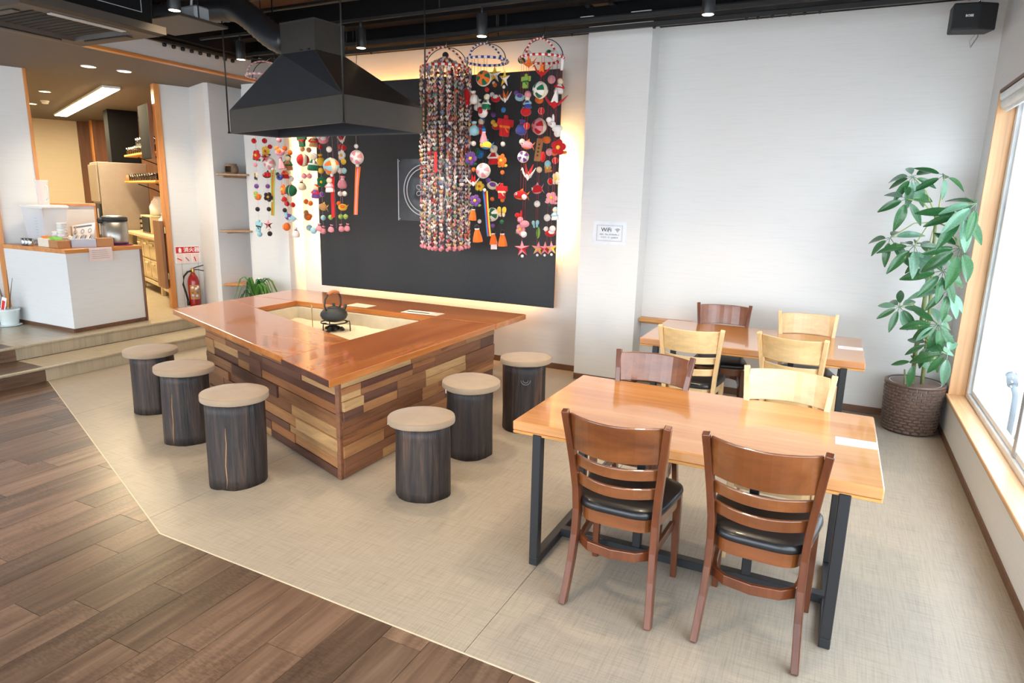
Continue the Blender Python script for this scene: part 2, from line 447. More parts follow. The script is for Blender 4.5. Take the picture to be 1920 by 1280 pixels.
def poly_clip(poly, a, b, c):             # keep the side a*x + b*y <= c
    out = []
    for i in range(len(poly)):
        p, q = poly[i], poly[(i + 1) % len(poly)]; dp = a * p[0] + b * p[1] - c; dq = a * q[0] + b * q[1] - c
        if dp <= 0: out.append(p)
        if dp * dq < 0: t = dp / (dp - dq); out.append((p[0] + (q[0] - p[0]) * t, p[1] + (q[1] - p[1]) * t))
    return out

# kitchen wing is turned 23 degrees: KU runs into the kitchen, KV to its right
KO = Vector((-7.34, 5.45, 0)); KU = Vector((-.92, .392, 0)); KV = Vector((.392, .92, 0)); KROT = math.atan2(.392, -.92)
def K(u, v, z=0): p = KO + KU * u + KV * v; return Vector((p.x, p.y, z))
KM = Matrix(((KU.x, KV.x, 0, KO.x), (KU.y, KV.y, 0, KO.y), (0, 0, 1, 0), (0, 0, 0, 1)))     # local (u, v, z) -> world
class KB(MB):                             # builder that takes kitchen coordinates (mirrored frame, so faces are turned round)
    def __init__(s): super().__init__(); s.M = KM.copy()
    def face(s, idx): super().face(tuple(idx)[::-1])

# ------------------------------------------------------------------ the room shell
H_CEIL, Z_PLAT, Z_KC = 3.5, .26, 2.91
XR, YB = .885, 6.05
room = [(-12.5, -2.3), (XR + .25, -2.3), (XR + .25, 6.3), (-6.2, 6.3), (-6.2, -2.3)]
floor = struct('floor', MB().prism([(-6.24, -2.3), (XR + .02, -2.3), (XR + .02, 6.2), (-6.24, 6.2)], -.12, -.006), 'ceiling_deck',
               'floor of dark oak boards and pale woven vinyl')
BP = [(-6.22, 3.265), (-2.906, 1.948), (XR, 1.839)]          # line where boards end and vinyl starts
def line_abc(p, q):                                           # a x + b y <= c is the side nearer the street front
    a, b = q[1] - p[1], q[0] - p[0]; return (-a, b, -a * p[0] + b * p[1])
L1, L2 = line_abc(BP[0], BP[1]), line_abc(BP[1], BP[2])
PW, rowi = (6.22 - 2.906) / 18, 0
x = -6.22
while x < XR:
    x2 = min(x + PW, XR); y = -2.3 if x < -9 else -.35; y -= random.uniform(0, .9); rowi += 1
    top = 3.3
    while y < top:
        ln = random.uniform(.75, 1.15); y2 = y + ln
        p = [(x + .0012, y + .0012), (x2 - .0012, y + .0012), (x2 - .0012, y2 - .0012), (x + .0012, y2 - .0012)]
        p = poly_clip(p, *(L1 if x2 <= BP[1][0] + .001 else L2))
        if p and len(p) > 2:
            cx = sum(q[0] for q in p) / len(p); cy = sum(q[1] for q in p) / len(p)
            ar = abs(sum(p[i][0] * p[(i + 1) % len(p)][1] - p[(i + 1) % len(p)][0] * p[i][1] for i in range(len(p)))) / 2
            if ar > .004: obj('plank', MB().prism([(a - cx, b - cy) for a, b in p], -.008, random.uniform(-.0006, 0)), 'oak_plank', floor, (cx, cy, 0))
        y = y2
    x = x2
base_rest = obj('plank_field', B((-6.22, -2.3, -.008), (XR, -.3, -.004)), 'oak_plank', floor); base_rest['kind'] = 'stuff'
for xa, xb in ((-6.22, -5.1), (-5.1, -3.1), (-3.1, -1.1), (-1.1, XR)):
    p = [(xa + .0015, .5), (xb - .0015, .5), (xb - .0015, 6.12), (xa + .0015, 6.12)]
    if xb > -2.906: p2 = poly_clip(p, -L2[0], -L2[1], -L2[2])
    else: p2 = p
    if xa < -2.906: p2 = poly_clip(p2, -L1[0], -L1[1], -L1[2])
    obj('vinyl_sheet', MB().prism(p2, -.008, 0), 'vinyl_beige', floor)
for a, b in ((BP[0], BP[1]), (BP[1], BP[2])):
    obj('edging_strip', MB().sweep([(a[0], a[1], .0005), (b[0], b[1], .0005)], [(-.0035, -.004), (.0035, -.004), (.003, .0012), (-.003, .0012)]), 'edge_strip', floor)

# two steps up to the counter level; the boards run on over the first stretch, vinyl beyond
def step(name, xf, z0, z1, xback, label):
    s = struct(name, B((xback - .3, -2.3, z0), (xf - .006, 5.82, z1 - .004)), 'ceiling_deck', label)
    for ya, yb, mt in ((-2.3, 3.25, 'oak_plank'), (3.252, 5.82, 'vinyl_step')):
        obj('riser', B((xf - .006, ya, z0), (xf, yb, z1 - .02)), mt, s)
        obj('tread', B((xback, ya, z1 - .004), (xf - .012, yb, z1)), mt, s)
    obj('nosing', CB((xf - .022, -2.3, z1 - .022), (xf + .012, 5.82, z1 + .001), .005), 'edge_strip' if False else 'vinyl_step', s)
    return s
step('floor_step', -6.22, 0, .13, -6.64, 'lower step up to the counter area')
st2 = step('floor_step', -6.66, .13, .26, -6.95, 'upper step at the edge of the counter area')
plat = struct('floor_platform', MB().prism([(-12.6, -2.3), (-6.94, -2.3), (-6.94, 5.83), (-7.2, 9.2), (-15.2, 9.2)], .1, .2599), 'vinyl_step', 'raised pale floor of the counter area')
obj('oak_strip', B((-12.2, -2.3, .259), (-6.94, 3.25, .2605)), 'oak_plank', plat)
obj('tile_field', MB().prism([(-9.0, 3.26), (-6.94, 3.26), (-6.94, 5.82), (-7.6, 5.9)], .259, .2603), 'vinyl_step', plat)

# back wall with two pillars and a recess for the black board
struct('wall_back', B((-6.9, YB, 0), (XR + .25, YB + .2, H_CEIL)), 'wallpaper', 'pale papered back wall')
struct('wall_pillar_right', B((-2.15, 5.8, 0), (-1.585, YB + .01, H_CEIL)), 'wallpaper', 'pale pillar carrying the WiFi notice')
struct('wall_pillar_left', B((-6.385, 5.8, 0), (-5.765, YB + .01, 2.95)), 'wallpaper', 'pale pillar beside the shelf niche')
struct('wall_niche', MB().prism([(-7.34, 5.45), (-7.21, 5.755), (-6.72, 5.555), (-6.67, 5.575), (-6.67, 6.3), (-7.14, 6.3), (-7.432, 5.489)], .0, Z_KC),
       'wallpaper', 'pale wall block between the kitchen doorway and the shelf niche')
for x0, x1, y in ((-5.765, -2.15, YB), (-1.585, XR, YB)):
    struct('baseboard_back', CB((x0, y - .008, 0), (x1, y, .06), .002), 'brown_skirting')
struct('baseboard_pillar', CB((-2.15, 5.792, 0), (-1.585, 5.8, .06), .002), 'brown_skirting')
struct('baseboard_pillar', CB((-1.585, 5.8, 0), (-1.577, YB - .008, .06), .002), 'brown_skirting')

# right wall with the long window
struct('wall_right', B((XR, -2.3, 0), (XR + .16, YB + .01, .308)), 'wallpaper', 'low pale wall under the long window')
struct('wall_right', B((XR, -2.3, 2.5), (XR + .25, YB + .01, H_CEIL)), 'wallpaper', 'pale wall above the long window')
struct('wall_right', B((XR, 5.74, .306), (XR + .25, YB + .01, 2.502)), 'wallpaper', 'pale wall strip between window and corner')
struct('wall_right', B((XR, -2.3, .306), (XR + .25, -1.75, 2.502)), 'wallpaper')
struct('baseboard_right', CB((XR - .008, -2.3, 0), (XR, YB - .008, .05), .002), 'brown_skirting')
struct('trim_sill', CB((XR - .018, -1.75, .308), (XR + .105, 5.74, .334), .004), 'window_lining_wood', 'pale orange wood window sill')
struct('trim_sill_lip', CB((XR - .012, -1.75, .298), (XR - .001, 5.74, .309), .002), 'brown_skirting')
struct('trim_jamb', CB((XR - .004, 5.722, .33), (XR + .105, 5.742, 2.502), .003), 'window_lining_wood_v', 'pale orange wood window jamb')
struct('trim_head', CB((XR - .004, -1.75, 2.48), (XR + .105, 5.724, 2.502), .003), 'brown_skirting', 'wood lining over the window')
win = thing('window_1', 'long white framed window looking out to bright daylight', 'window'); win['kind'] = 'structure'; del win['category']
XW = XR + .105
obj('frame', CB((XW, -1.75, .318), (XW + .07, 5.73, .372), .004), 'white_alu', win)
obj('frame', CB((XW, -1.75, 2.43), (XW + .07, 5.73, 2.5), .004), 'white_alu', win)
obj('frame', CB((XW, 5.655, .372), (XW + .07, 5.728, 2.43), .004), 'white_alu', win)
obj('sash', CB((XW + .018, 5.60, .38), (XW + .055, 5.65, 2.43), .003), 'white_alu', win)
obj('sash', CB((XW + .018, -1.7, .374), (XW + .055, 5.60, .41), .003), 'white_alu', win)
for y in (4.27, 2.4, .5): obj('mullion', CB((XW + .01, y - .03, .372), (XW + .065, y + .03, 2.43), .003), 'flap_grey', win)
for a, b in ((4.3, 5.6), (2.43, 4.24), (.53, 2.37), (-1.7, .47)):
    obj('pane', B((XW + .034, a, .41), (XW + .038, b, 2.43)), 'window_glass', win)

# street front behind the camera: piers and a header with wide openings between
struct('wall_front', B((-12.6, -2.5, 0), (XR + .25, -2.3, .2)), 'wallpaper')
struct('wall_front', B((-12.6, -2.5, 2.9), (XR + .25, -2.3, H_CEIL)), 'wallpaper')
for xa, xb in ((-12.6, -9.9), (-6.6, -6.3), (-2.9, -2.6), (.8, XR + .25)):
    struct('wall_front_pier', B((xa, -2.5, .2), (xb, -2.3, 2.9)), 'wallpaper')

# left wall lies in the turned plane, the kitchen doorway opens in it
struct('wall_left', KB().box((0, -8.6, 0), (.14, -1.29, Z_KC)), 'wallpaper', 'pale wall beside the serving counter')
struct('trim_doorway', KB().cbox((-.012, -1.292, Z_PLAT), (.152, -1.262, Z_KC), .003), 'orange_trim_wood', 'thin wood edge of the wall beside the counter')
struct('trim_doorway', KB().cbox((-.02, -.062, Z_PLAT), (.11, .0, Z_KC), .004), 'orange_trim_wood', 'orange wood post of the kitchen doorway')
struct('trim_wall_post', KB().cbox((-.03, -1.70, Z_PLAT), (.01, -1.64, 2.3), .003), 'orange_trim_wood', 'wood post at the far end of the counter')
struct('wall_kitchen', KB().box((6.14, -2.0, Z_PLAT), (6.3, .02, Z_KC)), 'wallpaper_cream', 'cream wall deep in the kitchen')
struct('wall_kitchen', KB().box((6.1, .02, Z_PLAT), (6.3, 1.0, Z_KC)), 'kitchen_brown_wood', 'brown panelled end wall of the kitchen')
struct('wall_kitchen', KB().box((.1, .74, Z_PLAT), (6.2, .9, Z_KC)), 'kitchen_brown_wood', 'brown wall behind the kitchen worktop')
struct('wall_kitchen', KB().box((.14, -2.1, Z_PLAT), (6.2, -2.0, Z_KC)), 'wallpaper_cream')
hw = struct('wall_half_height', KB().box((.01, -1.265, Z_PLAT), (.1, -.78, 1.50)), 'wallpaper', 'half height partition behind the counter')
obj('cap', KB().cbox((-.01, -1.265, 1.50), (.12, -.765, 1.53), .004), 'orange_trim_wood_x', hw)
obj('end_post', KB().cbox((.0, -.782, Z_PLAT), (.11, -.765, 1.502), .002), 'orange_trim_wood', hw)

# ceilings
struct('ceiling', B((-6.09, -2.5, H_CEIL), (XR + .25, YB + .2, H_CEIL + .1)), 'ceiling_deck', 'dark open ceiling deck')
struct('ceiling_soffit', MB().prism([(-6.1, -2.5), (-12.9, -2.5), (-15.5, 9.3), (-7.0, 9.3), (-6.67, 6.25), (-6.1, 6.25)], Z_KC, Z_KC + .08), 'taupe_ceiling', 'low taupe ceiling over the counter and kitchen')
struct('wall_soffit', B((-6.1, -2.5, Z_KC), (-6.05, YB + .05, H_CEIL)), 'wallpaper', 'pale wall strip above the low ceiling edge')
struct('trim_soffit', CB((-6.115, -2.5, Z_KC - .006), (-6.035, 5.79, Z_KC + .022), .004), 'orange_trim_wood_x', 'orange wood edge of the low ceiling')
struct('ceiling_beam_back', B((-6.05, 5.62, 3.17), (XR + .02, YB + .02, H_CEIL)), 'ceiling_black', 'black boxed beam along the back wall')
struct('ceiling_beam', B((-6.05, 5.27, 3.24), (XR, 5.42, H_CEIL)), 'ceiling_black', 'black ceiling beam over the hanging ornaments')
struct('ceiling_beam', B((-6.05, 3.7, 3.3), (-4.2, 3.84, H_CEIL)), 'ceiling_black')
struct('ceiling_beam', B((-6.05, -2.3, 3.12), (-5.9, 5.62, H_CEIL)), 'ceiling_black', 'black beam above the low ceiling edge')
struct('ceiling_beam', B((-1.2, -2.3, 3.3), (-1.05, 5.27, H_CEIL)), 'ceiling_black')

# outside
struct('ground_outside', B((-40, -40, -.3), (40, 40, -.12)), 'outside_ground', 'pale ground outside')
struct('wall_outside', B((3.2, 3.0, -.12), (3.4, 16, 3.2)), 'outside_wall', 'white wall across the yard')
# ------------------------------------------------------------------ sunken hearth table
ZT, TT = .67, .046
hearth = thing('hearth_table', 'large square hearth table with glossy orange wood top and patchwork timber base', 'table', (0, 0, 0))
fl = lambda x: 3.817 + (x + 5.21) * (2.753 - 3.817) / (-2.485 + 5.21)          # outer front edge
fi = lambda x: 4.266 + (x + 4.673) * (3.661 - 4.266) / (-3.099 + 4.673)        # inner front edge
def board(name, poly, mat, dz=0):
    cx = sum(p[0] for p in poly) / len(poly); cy = sum(p[1] for p in poly) / len(poly)
    return obj(name, MB().prism([(a - cx, b - cy) for a, b in poly], -TT, 0), mat, hearth, (cx, cy, ZT + dz), bevel=.004)
board('tabletop_board', [(-2.484, 2.753), (-3.087, fl(-3.087)), (-3.087, 4.765), (-2.478, 4.765)], 'hearth_top_wood_deep')
board('tabletop_board', [(-3.0885, fl(-3.0885) + .032), (-5.21, 3.817), (-5.236, fi(-5.236)), (-3.0885, fi(-3.0885))], 'hearth_top_wood', -.0005)
board('tabletop_board', [(-5.237, fi(-5.237) + .002), (-4.674, fi(-4.674) + .002), (-4.674, 4.765), (-5.262, 4.765)], 'hearth_top_wood_deep', -.0005)
board('tabletop_board', [(-2.472, 4.767), (-2.466, 5.34), (-5.285, 5.385), (-5.262, 4.767)], 'hearth_top_wood', -.0002)
obj('end_grain', MB().sweep([(-3.084, fl(-3.084) + .001, ZT - TT / 2), (-2.489, fl(-2.489) + .001, ZT - TT / 2)], [(-.002, -.0205), (.002, -.0205), (.002, .0205), (-.002, .0205)]), 'reclaimed_dark', hearth)
# base core and its cladding of reclaimed pieces
NA, NB = Vector((-2.549, 2.908, 0)), Vector((-4.58, 3.655, 0)); RA, RB = Vector((-2.549, 2.908, 0)), Vector((-2.535, 4.82, 0))
zb = ZT - TT
ax = (NB - NA).normalized(); nx = Vector((ax.y, -ax.x, 0)) * (1 if (ax.y * 0 + -ax.x * -1) > 0 else 1)
if nx.dot(Vector((0, -1, 0))) < 0: nx = -nx
core = [(NA - nx * .03 + Vector((-.03, 0, 0)))[:2], (NB - nx * .03)[:2], (-4.58, 4.83), (-2.565, 4.83)]
cm = MB(); cm.mat = 0
ip = [(-4.68, fi(-4.68) - .012), (-3.08, fi(-3.08) - .012), (-3.08, 4.78), (-4.68, 4.78)]
ip = [(min(-3.08, max(-4.53, a)), b) for a, b in ip]
cm.prism(core, 0, .47)
cm.prism([core[0], core[1], (-4.58, fi(-4.58) - .03), (-3.07, fi(-3.07) - .03), (-2.57, fi(-3.07) - .03)], .47, zb)
cm.prism([(-2.565, fi(-3.07) - .03), (-3.055, fi(-3.07) - .03), (-3.055, 4.83), (-2.565, 4.83)], .47, zb)
base = obj('base', cm, 'brown_skirting', hearth)
def clad(A, Bp, out, seed):
    rnd = random.Random(seed); d = Bp - A; L = d.length; d.normalize(); rz = math.atan2(d.y, d.x); z = 0.004
    hs = [.052, .062, .07, .085, .11, .058, .075, .045]; rnd.shuffle(hs); tot = sum(hs); hs = [h * (zb - .006) / tot for h in hs]
    for h in hs:
        t = 0
        while t < L - .01:
            l = min(rnd.choice([.22, .35, .5, .62, .8, .95]) * rnd.uniform(.8, 1.15), L - t)
            if L - t - l < .14: l = L - t
            pr = rnd.choice([.016, .02, .02, .024, .028, .034])
            pos = A + d * (t + l / 2) + out * (pr / 2 - .004); pos.z = z + h / 2
            if h > .08 and rnd.random() < .55:
                for k in (0, 1):
                    q = pos.copy(); q.z = z + h * (.25 + .5 * k); q += out * rnd.uniform(-.003, .003)
                    obj('plank', CB((-l / 2 + .001, -pr / 2 - .012, -h / 4 + .0007), (l / 2 - .001, pr / 2, h / 4 - .0007), .0018), 'reclaimed_wood', base, q, (0, 0, rz if out.dot(Vector((-d.y, d.x, 0))) > 0 else rz + pi))
            else:
                obj('plank', CB((-l / 2 + .001, -pr / 2 - .012, -h / 2 + .0007), (l / 2 - .001, pr / 2, h / 2 - .0007), .0018), 'reclaimed_wood', base, pos, (0, 0, rz if out.dot(Vector((-d.y, d.x, 0))) > 0 else rz + pi))
            t += l
        z += h
clad(NA, NB, nx, 3); clad(RA, RB, Vector((1, 0, 0)), 11)
obj('corner_strip', CB((-2.566, 2.885, 0), (-2.536, 2.915, zb - .001), .003), 'reclaimed_wood', base)
# fire pit: pale stone lining and ash bed
pit = MB()
for a, b in (((-4.673, fi(-4.673)), (-3.092, fi(-3.092))), ((-3.092, fi(-3.092)), (-3.092, 4.77)), ((-3.092, 4.77), (-4.673, 4.77)), ((-4.673, 4.77), (-4.673, fi(-4.673)))):
    pit.sweep([(a[0], a[1], .555), (b[0], b[1], .555)], [(-.03, -.065), (.004, -.065), (.02, .064), (-.03, .064)])
obj('pit_lining', pit, 'stone_lining', hearth)
ash = MB(); ash.smooth = True; N = 22
g = []
for j in range(N + 1):
    row = []
    for i in range(N + 1):
        xx = -4.66 + (1.56) * i / N; y0 = fi(xx) + .01; yy = y0 + (4.76 - y0) * j / N
        row.append((xx, yy, .508 + .010 * noise.noise((xx * 5, yy * 5, 1)) + .006 * noise.noise((xx * 17, yy * 17, 3))))
    g.append(ash.pts(row))
for j in range(N):
    for i in range(N): ash.face([g[j] + i, g[j] + i + 1, g[j + 1] + i + 1, g[j + 1] + i])
o = obj('ash_bed', ash, 'ash', hearth); o['kind'] = 'stuff'

# iron kettle on a trivet over charcoal
KX, KY = -3.94, 4.46
tv = thing('trivet', 'small black wire trivet standing in the hearth ash', 'trivet', (KX, KY, .51))
obj('ring', MB().ring((0, 0, .075), .115, .006, 24, 6), 'steel_black', tv)
for k in range(3):
    a = 2 * pi * k / 3 + .5; c, s_ = cos(a), sin(a)
    obj('leg', MB().tube([(.10 * c, .10 * s_, .08), (.135 * c, .135 * s_, .085), (.138 * c, .138 * s_, .06), (.14 * c, .14 * s_, -.008)], .005, 6), 'steel_black', tv)
kt = thing('iron_kettle', 'squat dark cast iron kettle with a cane wrapped hoop handle', 'kettle', (KX, KY, .592), radians(84))
obj('body', MB().lathe([(.05, 0), (.08, .008), (.106, .028), (.119, .056), (.114, .08), (.093, .104), (.068, .119), (.058, .123)], 32), 'kettle_iron', kt)
obj('lid', MB().lathe([(.058, .121), (.056, .129), (.03, .136), (.012, .138), (.010, .146), (.016, .153), (.012, .161), (.001, .163)], 24), 'kettle_iron', kt)
obj('spout', MB().tube([(.085, 0, .075), (.118, 0, .095), (.136, 0, .112), (.146, 0, .134)], [.022, .018, .014, .012], 10, (0, 1, 0)), 'kettle_iron', kt)
hp = [(-.085, 0, .103), (-.105, 0, .15), (-.095, 0, .205), (-.062, 0, .248), (0, 0, .268), (.062, 0, .248), (.085, 0, .205), (.085, 0, .15), (.07, 0, .112)]
hd = obj('handle', MB().tube(hp, .0075, 8, (0, 1, 0)), 'kettle_iron', kt)
obj('grip', MB().tube([(-.062, 0, .249), (-.032, 0, .262), (0, 0, .268), (.032, 0, .262), (.062, 0, .249)], .013, 8, (0, 1, 0)), 'cane_wrap', hd)
rnd = random.Random(5)
spots = [(-.05, -.03), (.04, -.05), (.0, .02), (.07, .02), (-.08, .03), (.02, -.09), (-.03, .06)]
for k, (dx, dy) in enumerate(spots):
    m = MB().at((0, 0, 0), rnd.uniform(0, 3), rnd.uniform(-.5, .5), rnd.uniform(-.4, .4)); m.cbox((-.035, -.014, -.012), (.035, .014, .014), .006)
    tag(obj('charcoal_lump', m, 'charcoal', None, (KX + dx, KY + dy, .528)), 'black charcoal lump on the ash under the kettle', 'charcoal', 'charcoal under the kettle')
pk = thing('fire_tongs', 'thin brass fire rod stuck upright in the ash beside the kettle', 'fire rod', (-4.10, 4.36, .50))
obj('rod', MB().tube([(0, 0, 0), (-.004, 0, .235)], .004, 6), 'brass', pk)
obj('tip', MB().ball((-.004, 0, .238), .007, 8, 6), 'brass', pk)
def card(name, poly, z, label, mat='paper_white', t=.0012, cat='card', parent=None):
    cx = sum(p[0] for p in poly) / len(poly); cy = sum(p[1] for p in poly) / len(poly)
    o = obj(name, MB().prism([(a - cx, b - cy) for a, b in poly], 0, t), mat, parent, (cx, cy, z))
    if label: tag(o, label, cat)
    return o
card('paper_sheet', [(-4.11, 4.80), (-4.112, 4.985), (-3.862, 4.965), (-3.866, 4.812)], ZT + .0003, 'blank cream sheet lying on the hearth table behind the kettle', 'carton_cream', .001, 'paper')
mc = card('menu_card', [(-3.466, 4.802), (-3.465, 4.941), (-3.18, 4.955), (-3.184, 4.82)], ZT + .0003, 'white menu card with a dark band on the far side of the hearth table', 'paper_white', .0015, 'menu')
obj('print_band', B((-.12, -.02, 0), (.12, .012, .0004)), 'ink_black', mc, (0, 0, .0015))
card('menu_card', [(-3.178, 4.822), (-3.17, 4.95), (-3.092, 4.953), (-3.096, 4.82)], ZT + .0003, 'small white card next to the banded menu on the hearth table', 'paper_pink', .0015, 'menu')

# ------------------------------------------------------------------ log stools
def log_stool(loc, h, r, seed, label, zipper=None, crack=None, knot=False):
    rnd = random.Random(seed); t = thing('log_stool', label, 'stool', loc, rnd.uniform(-.3, .3), 'log stools around the hearth table')
    m = MB(); m.smooth = True; rings = []; n = 40
    for k in range(9):
        z = h * k / 8; ring = []
        for i in range(n):
            a = 2 * pi * i / n
            rr = r * (1 + .09 * noise.noise((cos(a) * 1.6 + seed, sin(a) * 1.6, z * 1.3)) + .035 * noise.noise((cos(a) * 6 + seed, sin(a) * 6, z * 1.2)) + .02 * (1 - z / h))
            ring.append((rr * cos(a), rr * sin(a), z))
        rings.append(ring)
    m.loft(rings); obj('log', m, 'charred_log', t)
    if crack is not None:
        a0 = crack - t.rotation_euler.z; ps = []
        for k in range(9):
            z = h * (.02 + .72 * k / 8); a = a0 + .05 * noise.noise((z * 9, seed, 0)) + .1 * (k / 8 - .5)
            rr = r * (1 + .09 * noise.noise((cos(a) * 1.6 + seed, sin(a) * 1.6, z * 1.3)) + .035 * noise.noise((cos(a) * 6 + seed, sin(a) * 6, z * 1.2)) + .02 * (1 - z / h))
            ps.append(((rr + .0005) * cos(a), (rr + .0005) * sin(a), z))
        obj('crack', MB().tube(ps, [.001, .002, .003, .003, .003, .003, .0025, .002, .0008], 6, (1, 0, 0)), 'log_crack', t)
    if knot:
        a = radians(-62) - t.rotation_euler.z
        m = MB(); m.smooth = True
        for s_ in (1, .55): m.ring((0, 0, 0), .034 * s_, .003, 16, 5, 'X', None, pi, pi)
        obj('chalk_mark', m, 'ink_grey', t, (r * 1.005 * cos(a), r * 1.005 * sin(a), h * .80), (0, 0, a))
    cr = .192; m = MB(); m.smooth = True; n = 36; rings = []
    for z, s_ in ((0, .95), (.002, .99), (.008, 1.0), (.030, 1.0), (.036, .99), (.040, .965), (.043, .6), (.044, .2)):
        rings.append([(cr * s_ * (1 + .025 * noise.noise((cos(2 * pi * i / n) + seed, sin(2 * pi * i / n), 0))) * cos(2 * pi * i / n), cr * s_ * (1 + .025 * noise.noise((cos(2 * pi * i / n) + seed, sin(2 * pi * i / n), 0))) * sin(2 * pi * i / n),
                       z + .003 * noise.noise((cos(2 * pi * i / n) * 2, sin(2 * pi * i / n) * 2, seed))) for i in range(n)])
    m.loft(rings); c = obj('cushion', m, 'cushion_fabric', t, (rnd.uniform(-.012, .012), rnd.uniform(-.012, .012), h - .002), (rnd.uniform(-.03, .03), rnd.uniform(-.03, .03), 0))
    obj('seam', MB().ring((0, 0, .037), cr * .985, .0016, 36, 5), 'cushion_fabric', c)
    if zipper is not None:
        a = zipper - t.rotation_euler.z
        obj('zip_pull', CB((-.004, -.0015, -.022), (.004, .0015, .004), .001), 'white_plastic', c, ((cr + .001) * cos(a), (cr + .001) * sin(a), .006), (0, 0, a + pi / 2))
log_stool((-3.085, 2.60, 0), .515, .162, 1, 'log stool with a pale crack down its side, nearest the floor boards', None, radians(-62))
log_stool((-3.92, 2.915, 0), .495, .152, 2, 'middle log stool of the three along the angled hearth side', None, radians(-75))
log_stool((-4.69, 3.22, 0), .455, .155, 3, 'log stool closest to the steps by the counter')
log_stool((-2.018, 3.0, 0), .432, .156, 4, 'low reddish brown log stool nearest the camera on the table side of the hearth', radians(-150))
log_stool((-2.085, 3.655, 0), .47, .150, 5, 'log stool with dangling zip tag between two others on the table side', radians(-118))
log_stool((-1.99, 4.315, 0), .51, .163, 6, 'log stool with a pale chalk mark, farthest along the table side', None, None, True)

# ------------------------------------------------------------------ dining tables
def dining_table(y0, y1, label):
    x0, x1 = -1.246, .259
    t = thing('dining_table', label, 'table', ((x0 + x1) / 2, (y0 + y1) / 2, 0), 0, 'wooden dining tables by the window')
    hx, hy = (x1 - x0) / 2, (y1 - y0) / 2
    m = MB(); m.mat = 0
    m.cbox((-hx, -hy, .655), (hx, hy, .70), .005)
    obj('tabletop', m, 'table_wood', t)
    obj('edge_board', CB((-hx + .002, -hy + .001, .642), (hx - .002, -hy + .05, .6545), .002), 'table_edge_wood', t)
    obj('edge_board', CB((-hx + .002, hy - .05, .642), (hx - .002, hy - .001, .6545), .002), 'table_edge_wood', t)
    for s_ in (-1, 1):
        f = obj('leg_frame', MB().cbox((s_ * .628 - .008, -.47 + .0, .0), (s_ * .628 + .034, .20, .042), .003), 'steel_black', t, (-.012 - .0, .0, 0))
        for yy in (-.47, .155):
            obj('leg', CB((-.008, -.0225, .0425), (.034, .0225, .652), .003), 'steel_black', f, (s_ * .628, yy + .0225, 0))
    obj('crossbar', CB((-.61, -.17, .012), (.625, -.125, .055), .003), 'steel_black', t)
    for xx in (-.215, .293): obj('centre_post', CB((xx - .02, -.168, .0555), (xx + .02, -.128, .652), .003), 'steel_black', t)
    return t
dining_table(2.585, 3.515, 'glossy honey wood dining table nearer the camera, with black steel legs')
dining_table(4.745, 5.65, 'glossy honey wood dining table against the back wall, with black steel legs')
for y, z in ((3.06, 'white menu strip on the nearer dining table'), (5.207, 'white menu strip on the dining table by the back wall')):
    c = card('menu_card', [(.092, y - .052), (.092, y + .05), (.252, y + .052), (.252, y - .04)], .7003, z, 'paper_white', .0012, 'menu')
    for k in range(4): obj('print_line', B((-.055, -.03 + .018 * k, 0), (.045, -.026 + .018 * k, .0003)), 'ink_grey', c, (0, 0, .0012))

